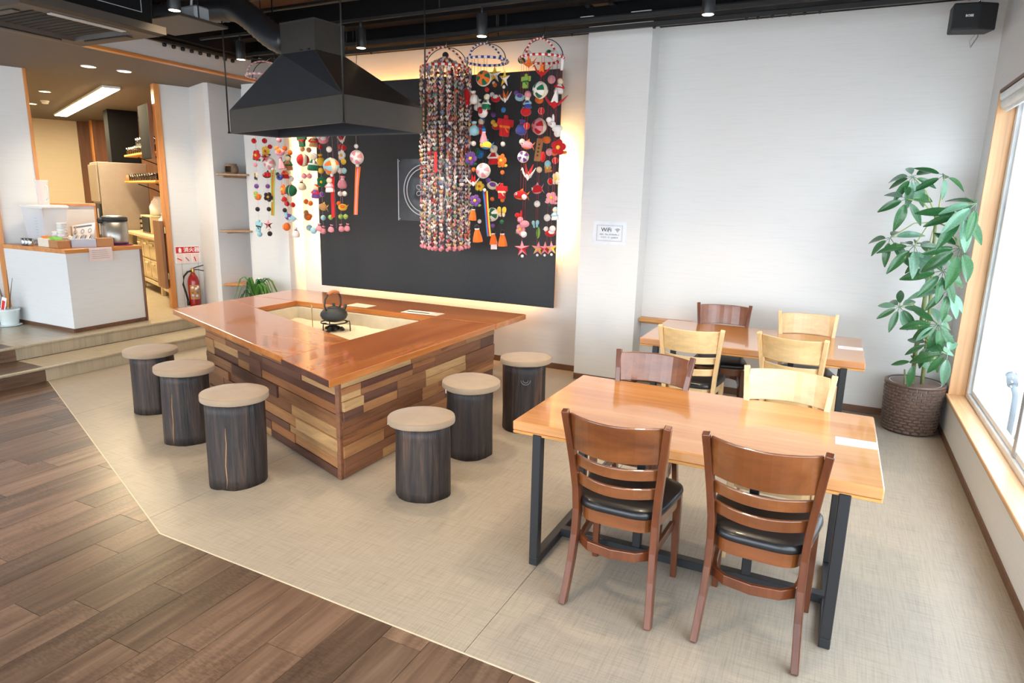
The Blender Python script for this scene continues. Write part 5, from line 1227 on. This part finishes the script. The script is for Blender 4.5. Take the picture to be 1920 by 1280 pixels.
obj('stand', MB().convex([(-.1, .0, -.095), (.1, 0, -.095), (.1, .09, -.095), (-.1, .09, -.095), (-.1, .05, .0), (.1, .05, .0)], [(0, 1, 2, 3), (0, 1, 5, 4), (2, 3, 4, 5), (0, 3, 4), (1, 2, 5)]) or B((-.1, .0, -.095), (.1, .05, 0)), 'cardboard', cd)
ci = obj('card', MB().at((0, .03, .06), 0, -.14, -.35).cbox((-.16, -.003, -.065), (.16, .003, .065), .001), 'paper_white', cd)
obj('heading', MB().at((0, .03, .06), 0, -.14, -.35).box((-.13, -.0045, .028), (.12, -.003, .046)), 'ink_grey', ci)
for k in range(3): m = MB(); m.M = Matrix.Translation((0, .03, .06)) @ Matrix.Rotation(-.14, 4, 'Y') @ Matrix.Rotation(-.35, 4, 'X'); m.ring((-.1 + .1 * k, -.004, -.02), .022, .003, 14, 4, 'Y'); obj('drawing', m, 'ink_grey', ci)
ap = thing('electric_airpot', 'stainless electric hot water pot with black top on the counter end', 'airpot', (-7.09, 4.59, ZC + .007), radians(-35))
obj('body', MB().lathe([(.10, 0), (.115, .012), (.122, .03), (.122, .25)], 28), 'steel_brushed', ap)
obj('collar', MB().lathe([(.124, .25), (.128, .262), (.126, .285), (.118, .292)], 28), 'rubber_black', ap)
obj('lid', MB().lathe([(.118, .292), (.112, .302), (.06, .308), (.02, .31)], 28), 'steel_brushed', ap)
obj('spout', MB().at((.0, -.115, .245)).cbox((-.06, -.045, -.02), (.06, .02, .04), .015), 'rubber_black', ap)
obj('gauge', CB((-.022, -.127, .03), (.022, -.117, .20), .004), 'zinc_grey', ap)
mt_ = tag(obj('pot_mat', MB().lathe([(.155, 0), (.155, .006)], 28), 'mat_purple', None, (-7.05, 4.57, ZC)), 'purple round mat under the hot water pot', 'mat')
tag(obj('napkin_holder', MB().at().cbox((-.07, -.04, 0), (.07, .04, .11), .006), 'orange_card' if False else 'cardboard', None, (-7.175, 4.26, ZC)), 'small tan box among the packets on the counter', 'box')

# small plant pot on the floor at the counter end, dark bag behind
pp = thing('floor_plant_pot', 'small white pot with dry stems and a red tag on a saucer by the counter', 'plant pot', (-7.755, 3.775, Z_PLAT + .001))
obj('pot', MB().lathe([(.07, .01), (.078, .02), (.098, .16), (.104, .165), (.104, .18), (.09, .18)], 24), 'ceramic_white', pp)
obj('saucer', MB().lathe([(.09, 0), (.115, .012), (.105, .014)], 24), 'ceramic_white', pp)
obj('soil', MB().lathe([(.09, .165), (.01, .17)], 16), 'soil', pp)
for a, l in ((.3, .35), (1.9, .42), (3.4, .38), (4.6, .3)): obj('stem', MB().tube([(.02 * cos(a), .02 * sin(a), .16), (.05 * cos(a), .04 * sin(a), .3), (.13 * cos(a), .06 * sin(a), .16 + l)], [.006, .005, .002], 6), 'dry_twig', pp)
tg = obj('plant_tag', MB().at((.03, -.05, .235), .3, .3).cbox((-.028, -.002, -.075), (.028, .002, .075), .001), 'paper_white', pp)
obj('print_block', MB().at((.03, -.05, .235), .3, .3).box((-.018, -.0028, -.06), (.018, -.002, .04)), 'sign_red', tg)
bg = thing('black_bag', 'dark bag leaning on the wall behind the small plant pot', 'bag', (-8.0, 3.66, Z_PLAT))
m = MB(); m.smooth = True; m.loft([[(.07 * s_ * cos(2 * pi * i / 20) ** 1, .16 * s_ * sin(2 * pi * i / 20), z) for i in range(20)] for z, s_ in ((.002, .8), (.02, 1), (.2, 1.0), (.32, .8), (.38, .4), (.39, .1))]); obj('body', m, 'black_bag', bg)
obj('handle', MB().ring((0, 0, .36), .07, .008, 16, 6, 'X', None, pi), 'black_bag', bg)

# ------------------------------------------------------------------ niche shelves, pottery, extinguisher
SHP = [(-6.668, 5.60), (-6.61, 5.585), (-6.36, 5.765), (-6.33, 5.797), (-6.387, 5.80), (-6.387, 6.048), (-6.668, 6.048)]
for z, lab, mt in ((1.905, 'top niche shelf carrying the clay burner', 'shelf_driftwood'), (1.245, 'middle niche shelf of pale driftwood', 'shelf_driftwood'), (.598, 'lowest niche shelf behind the strap leaf plant', 'orange_trim_wood_x')):
    s = thing('niche_shelf', lab, 'shelf', (0, 0, z), 0, 'corner shelves in the niche')
    obj('board', MB().prism(SHP, -.022, .0), mt, s, bevel=.006)
    obj('cleat', CB((-6.668, 5.7, -.045), (-6.65, 6.04, -.023), .002), mt, s)
cb = thing('clay_burner', 'small brown clay burner with an arched opening on the top niche shelf', 'pottery', (-6.55, 5.73, 1.906))
n = 24; m = MB(); m.smooth = True
prof = [(.062, 0), (.074, .015), (.08, .05), (.072, .085), (.06, .10), (.066, .112), (.06, .114), (.05, .10)]
b = [m.pts([(r * cos(2 * pi * i / n), r * sin(2 * pi * i / n), z) for i in range(n)]) for r, z in prof]
for k in range(len(prof) - 1):
    for i in range(n):
        if k in (1, 2) and 17 <= i <= 20: continue
        j = (i + 1) % n; m.face([b[k] + i, b[k] + j, b[k + 1] + j, b[k + 1] + i])
m.face([b[0] + i for i in range(n)][::-1]); obj('body', m, 'clay_pot', cb)
obj('bowl', MB().lathe([(.02, .095), (.05, .104), (.048, .108)], 18), 'clay_pot', cb)
ex = thing('fire_extinguisher', 'red fire extinguisher with black hose standing by the kitchen doorway', 'fire extinguisher', tuple(K(-.09, .185, Z_PLAT + .02)))
obj('cylinder', MB().lathe([(.055, .0), (.066, .01), (.068, .03), (.068, .31), (.055, .36), (.03, .40), (.022, .415)], 24), 'extinguisher_red', ex)
obj('foot_ring', MB().lathe([(.06, -.018), (.06, .004)], 20), 'extinguisher_red', ex)
lb = MB(); lb.smooth = True; th = math.atan2(-KU.y, -KU.x)
lb.loft([[(.0695 * cos(th + a), .0695 * sin(th + a), z) for a in [(-.95 + 1.9 * k / 12) for k in range(13)]] for z in (.09, .27)], False, False); lo = obj('label', lb, 'cardboard', ex)
for k, (a, z, mt) in enumerate(((-.5, .235, 'paper_white'), (-.5, .185, 'brass'), (-.5, .135, 'bluegrey_card'), (.1, .22, 'paper_white'), (.35, .18, 'ink_grey'), (.2, .13, 'bluegrey_card'), (.45, .24, 'paper_white'))):
    obj('symbol', MB().at((.0697 * cos(th + a), .0697 * sin(th + a), z), th + a, pi / 2).lathe([(.017, -.001), (.017, .0012)], 14), mt, lo)
obj('valve', MB().lathe([(.022, .415), (.024, .44), (.018, .46), (.018, .475)], 14), 'brass', ex)
obj('lever', MB().sweep([(0, 0, .47), tuple(KV * .05 + Vector((0, 0, .485))), tuple(KV * .13 + Vector((0, 0, .505)))], [(-.012, -.004), (.012, -.004), (.012, .004), (-.012, .004)]), 'rubber_black', ex)
obj('carry_handle', MB().sweep([(0, 0, .455), tuple(KV * .06 + Vector((0, 0, .452))), tuple(KV * .13 + Vector((0, 0, .435)))], [(-.012, -.005), (.012, -.005), (.012, .005), (-.012, .005)]), 'rubber_black', ex)
hp = [tuple(-KV * a - KU * .02 + Vector((0, 0, z))) for a, z in ((.02, .44), (.06, .435), (.11, .38), (.125, .28), (.10, .17), (.085, .08))]
hz = obj('hose', MB().tube(hp, .012, 8), 'rubber_black', ex)
obj('nozzle', MB().tube([hp[-1], tuple(-KV * .08 - KU * .02 + Vector((0, 0, .015)))], [.014, .020], 10), 'rubber_black', ex)
es = thing('extinguisher_sign', 'red and white extinguisher sign on the wall above the extinguisher', 'sign', tuple(K(-.003, .168, .915)), math.atan2(KV.y, KV.x))
obj('plate', CB((-.145, -.003, -.105), (.145, .002, .105), .001), 'paper_white', es)
rd = obj('red_band', CB((-.135, -.005, .02), (.135, -.003, .098), .0005), 'sign_red', es)
text('消火器', .062, 'paper_white', es, (.045, -.0058, .058), RXZ, bold=.0012)
obj('bottle_mark', MB().at((-.088, -.0058, .058)).box((-.016, -.0006, -.03), (.016, .0006, .018)).box((-.008, -.0006, .018), (.008, .0006, .03)), 'paper_white', es)
for k, x in enumerate((-.09, 0, .09)):
    p_ = obj('picture_field', CB((x - .04, -.0045, -.098), (x + .04, -.003, .01), .0004), 'paper_pink', es)
    obj('figure', MB().at((x - .01, -.0052, -.055), 0, .5 + k * .4).cbox((-.03, -.0005, -.006), (.03, .0005, .006), .0002), 'sign_red' if k != 1 else 'ink_grey', p_)
for k, v in enumerate((.09, .28)): struct('trim_wall_seam', KB().box((-.002, v, Z_PLAT), (-.0002, v + .003, .81)), 'ink_grey')

# ------------------------------------------------------------------ kitchen beyond the doorway
wt = thing('kitchen_worktop', 'beige steel kitchen worktop with drawers behind the doorway', 'worktop', (0, 0, 0))
obj('top', KB().cbox((1.05, .03, 1.03), (2.93, .72, 1.07), .004), 'beige_metal', wt)
obj('cabinet', KB().box((1.12, .09, .44), (2.28, .70, 1.03)), 'beige_metal', wt)
for i, (a, b) in enumerate(((1.18, 1.50), (1.54, 1.86), (1.90, 2.24))):
    for z0, z1 in ((.48, .72), (.75, .99)):
        d = obj('drawer', KB().cbox((a, .066, z0), (b, .089, z1), .004), 'beige_metal', wt)
        obj('pull', KB().cbox((a + .08, .045, z1 - .06), (b - .08, .065, z1 - .035), .004), 'beige_metal', d)
for u in (1.08, 2.24, 2.86): obj('leg', KB().cbox((u, .08, Z_PLAT), (u + .05, .13, 1.03), .003), 'beige_metal', wt)
obj('rail', KB().cbox((1.1, .07, .38), (2.3, .10, .43), .003), 'beige_metal', wt)
lc = thing('low_cabinet', 'low beige cabinet just inside the kitchen doorway', 'cabinet', (0, 0, 0))
obj('body', KB().cbox((.35, .10, Z_PLAT + .08), (1.03, .70, 1.02), .004), 'beige_metal', lc); obj('plinth', KB().box((.4, .16, Z_PLAT), (1.0, .68, Z_PLAT + .08)), 'rubber_black', lc)
obj('door', KB().cbox((.38, .085, Z_PLAT + .1), (1.0, .099, 1.0), .003), 'beige_metal', lc)
fr = thing('kitchen_fridge', 'tall stainless fridge in the kitchen', 'fridge', (0, 0, 0))
obj('body', KB().cbox((2.98, -.22, Z_PLAT), (3.68, .45, 2.095), .01), 'steel_fridge', fr)
obj('door', KB().cbox((3.0, -.25, 1.5), (3.66, -.225, 2.06), .006), 'steel_fridge', fr); obj('door', KB().cbox((3.0, -.25, .4), (3.66, -.225, 1.47), .006), 'speaker_black', fr)
obj('handle', KB().cbox((3.05, -.275, 1.0), (3.08, -.251, 1.4), .004), 'chrome', fr)
kh = thing('kitchen_hood_box', 'black extractor box above the fridge', 'extractor', (0, 0, 0))
obj('box', KB().cbox((3.35, .04, 2.105), (3.66, .46, Z_KC - .002), .004), 'ceiling_black', kh); obj('flange', KB().cbox((3.30, .0, 2.098), (3.68, .48, 2.104), .002), 'steel_brushed', kh)
tp = thing('kitchen_divider', 'tall brown wood divider at the far end of the kitchen', 'divider', (0, 0, 0))
obj('board', KB().cbox((5.6, .18, Z_PLAT), (5.7, .72, Z_KC - .002), .004), 'kitchen_brown_wood', tp); obj('edge', KB().cbox((5.58, .15, Z_PLAT), (5.72, .18, Z_KC - .002), .003), 'orange_trim_wood', tp)
GL = MB().lathe([(.026, 0), (.030, .004), (.034, .10), (.031, .10), (.027, .012)], 10).mesh('drinking_glass', 'drinking_glass')
def glass_row(u0, u1, n, v0, nv, z, where, group):
    for i in range(n):
        for j in range(nv):
            u = u0 + (u1 - u0) * i / (n - 1); p = K(u, v0 + .085 * j, z)
            tag(obj('drinking_glass', GL, None, None, tuple(p)), where, 'glass', group)
for (u0, u1, z, lab) in ((1.05, 2.75, 2.2, 'upper'), (1.0, 2.9, 1.82, 'lower')):
    s = thing('kitchen_shelf', lab + ' orange wood shelf of drinking glasses in the kitchen', 'shelf', (0, 0, 0), 0, 'kitchen glass shelves')
    obj('board', KB().cbox((u0, .10, z - .03), (u1, .45, z), .006), 'glass_shelf_wood', s)
    for u in (u0 + .35, u1 - .5):
        q = [K(u + .10 * a, (.735 - .55 * b), z - .031 - .26 * c) for a, b, c in ((0, 0, 1), (0, .25, .75), (0, .6, .35), (0, 1, .05))]
        obj('bracket', MB().tube([tuple(p) for p in q], .008, 6), 'wire_dark', s)
glass_row(1.3, 2.65, 11, .15, 2, 2.2005, 'clear drinking glass standing on the upper kitchen shelf', 'glasses on the upper kitchen shelf')
tr_ = tag(obj('glass_tray', KB().cbox((1.25, .11, 2.3015), (2.1, .29, 2.3085), .002), 'clear_acrylic'), 'clear tray resting on the lower row of upper shelf glasses', 'tray')
glass_row(1.35, 2.0, 6, .15, 2, 2.3092, 'clear drinking glass in the second tier of the upper kitchen shelf', 'second tier glasses')
glass_row(1.2, 2.7, 11, .16, 2, 1.8205, 'clear drinking glass standing on the lower kitchen shelf', 'glasses on the lower kitchen shelf')
tag(obj('brown_mug', MB().lathe([(.04, 0), (.045, .005), (.046, .085), (.042, .085), (.038, .01)], 14), 'cane_wrap', None, tuple(K(2.82, .16, 1.8205))), 'brown mug at the end of the lower kitchen shelf', 'mug')
mw = thing('toaster_oven', 'black and beige toaster oven on the kitchen worktop', 'oven', (0, 0, 0))
obj('case', KB().cbox((1.75, .16, 1.0715), (2.35, .62, 1.33), .008), 'beige_metal', mw); obj('front', KB().cbox((1.78, .145, 1.09), (2.2, .159, 1.31), .003), 'rubber_black', mw)
for z in (1.12, 1.19, 1.26): obj('knob', KB().cbox((2.24, .13, z), (2.29, .159, z + .03), .006), 'rubber_black', mw)
def bag(u, v, z, w, d, h, lab, seed):
    t = thing('white_bag', lab, 'bag', tuple(K(u, v, z)), KROT); m = MB(); m.smooth = True; n = 20; rg = []
    for s_, zz in ((.85, 0), (1, .03), (1.0, .45), (.8, .75), (.55, .9), (.62, 1.0)):
        rg.append([(w * s_ * cos(2 * pi * i / n) * (1 + .12 * noise.noise((i, zz * 3, seed))), d * s_ * sin(2 * pi * i / n) * (1 + .12 * noise.noise((i, zz * 3, seed + 5))), h * zz) for i in range(n)])
    m.loft(rg); obj('sack', m, 'white_plastic', t); obj('tie', MB().ring((0, 0, h * .88), min(w, d) * .62, .008, 14, 5), 'white_plastic', t)
bag(2.02, .38, 1.331, .19, .15, .27, 'white bag lying on top of the toaster oven', 1); bag(1.42, .34, 1.0715, .20, .17, .30, 'white bag standing on the near end of the worktop', 2)
dl = thing('swing_door', 'brown half height swing door open at the kitchen doorway post', 'door', (0, 0, 0))
obj('leaf', KB().cbox((.0, -.115, .50), (.36, -.08, 1.33), .004), 'door_board_wood', dl)
for z in (.62, 1.18): obj('hinge', KB().cbox((-.012, -.079, z), (.03, -.063, z + .08), .002), 'brass', dl)
mb_ = thing('menu_board', 'narrow black board hanging edge on at the kitchen doorway post', 'board', (0, 0, 0))
obj('board', KB().cbox((.12, -.11, 2.07), (.62, -.075, 2.70), .003), 'ceiling_black', mb_); obj('frame_edge', KB().cbox((.112, -.113, 2.065), (.119, -.072, 2.705), .001), 'kitchen_brown_wood', mb_)
ir = thing('iron_scroll_rack', 'dark iron scroll rack on the brown kitchen wall', 'rack', (0, 0, 0))
for i in range(6):
    for j in range(3):
        u, z = 1.25 + .22 * i, 1.42 + .16 * j; q = [K(u + .09 * cos(a) * (1 - .12 * a), .72, z + .09 * sin(a) * (1 - .12 * a)) for a in [k * .5 for k in range(10)]]
        obj('scroll', MB().tube([tuple(p) for p in q], .006, 5), 'wire_dark', ir)
# kitchen ceiling lights
KL = thing('kitchen_ceiling_light', 'row of three bright fluorescent panels in the kitchen ceiling', 'ceiling light', (0, 0, 0))
for a, b in ((.62, 2.0), (2.04, 3.4), (3.44, 4.9)):
    f = obj('tray', KB().cbox((a, -.47, Z_KC - .03), (b, -.27, Z_KC - .001), .004), 'white_paint', KL)
    obj('diffuser', KB().box((a + .02, -.455, Z_KC - .036), (b - .02, -.285, Z_KC - .0305)), 'kitchen_tube', f)
for u, v, lab in ((-.679, -.796, 'round downlight in the low ceiling nearest the air conditioner'), (-.657, -.473, 'round downlight in the low ceiling nearest the hood'), (1.869, -.9, 'round downlight over the counter back'), (3.592, -.886, 'round downlight deepest in the kitchen ceiling')):
    t = thing('downlight', lab, 'ceiling light', tuple(K(u, v, Z_KC)), 0, 'round recessed downlights in the low ceiling')
    obj('ring', MB().ring((0, 0, -.003), .066, .006, 24, 6), 'white_paint', t); obj('lens', MB().lathe([(.06, -.004), (.06, -.0005)], 24), 'lamp_warm', t)
    l = bpy.data.lights.new('down_lamp', 'SPOT'); l.energy = 70; l.color = (1, .82, .58); l.spot_size = radians(120); l.spot_blend = .7; l.shadow_soft_size = .06
    o = bpy.data.objects.new('down_lamp', l); COL.objects.link(o); o.parent = t; o.location = (0, 0, -.02)
sd = thing('smoke_detector', 'small white smoke detector on the kitchen ceiling', 'smoke detector', tuple(K(2.971, -.787, Z_KC)))
obj('base', MB().lathe([(.055, -.02), (.055, -.0005)], 20), 'white_plastic', sd); obj('head', MB().lathe([(.025, -.05), (.04, -.045), (.045, -.021)], 20), 'white_plastic', sd)
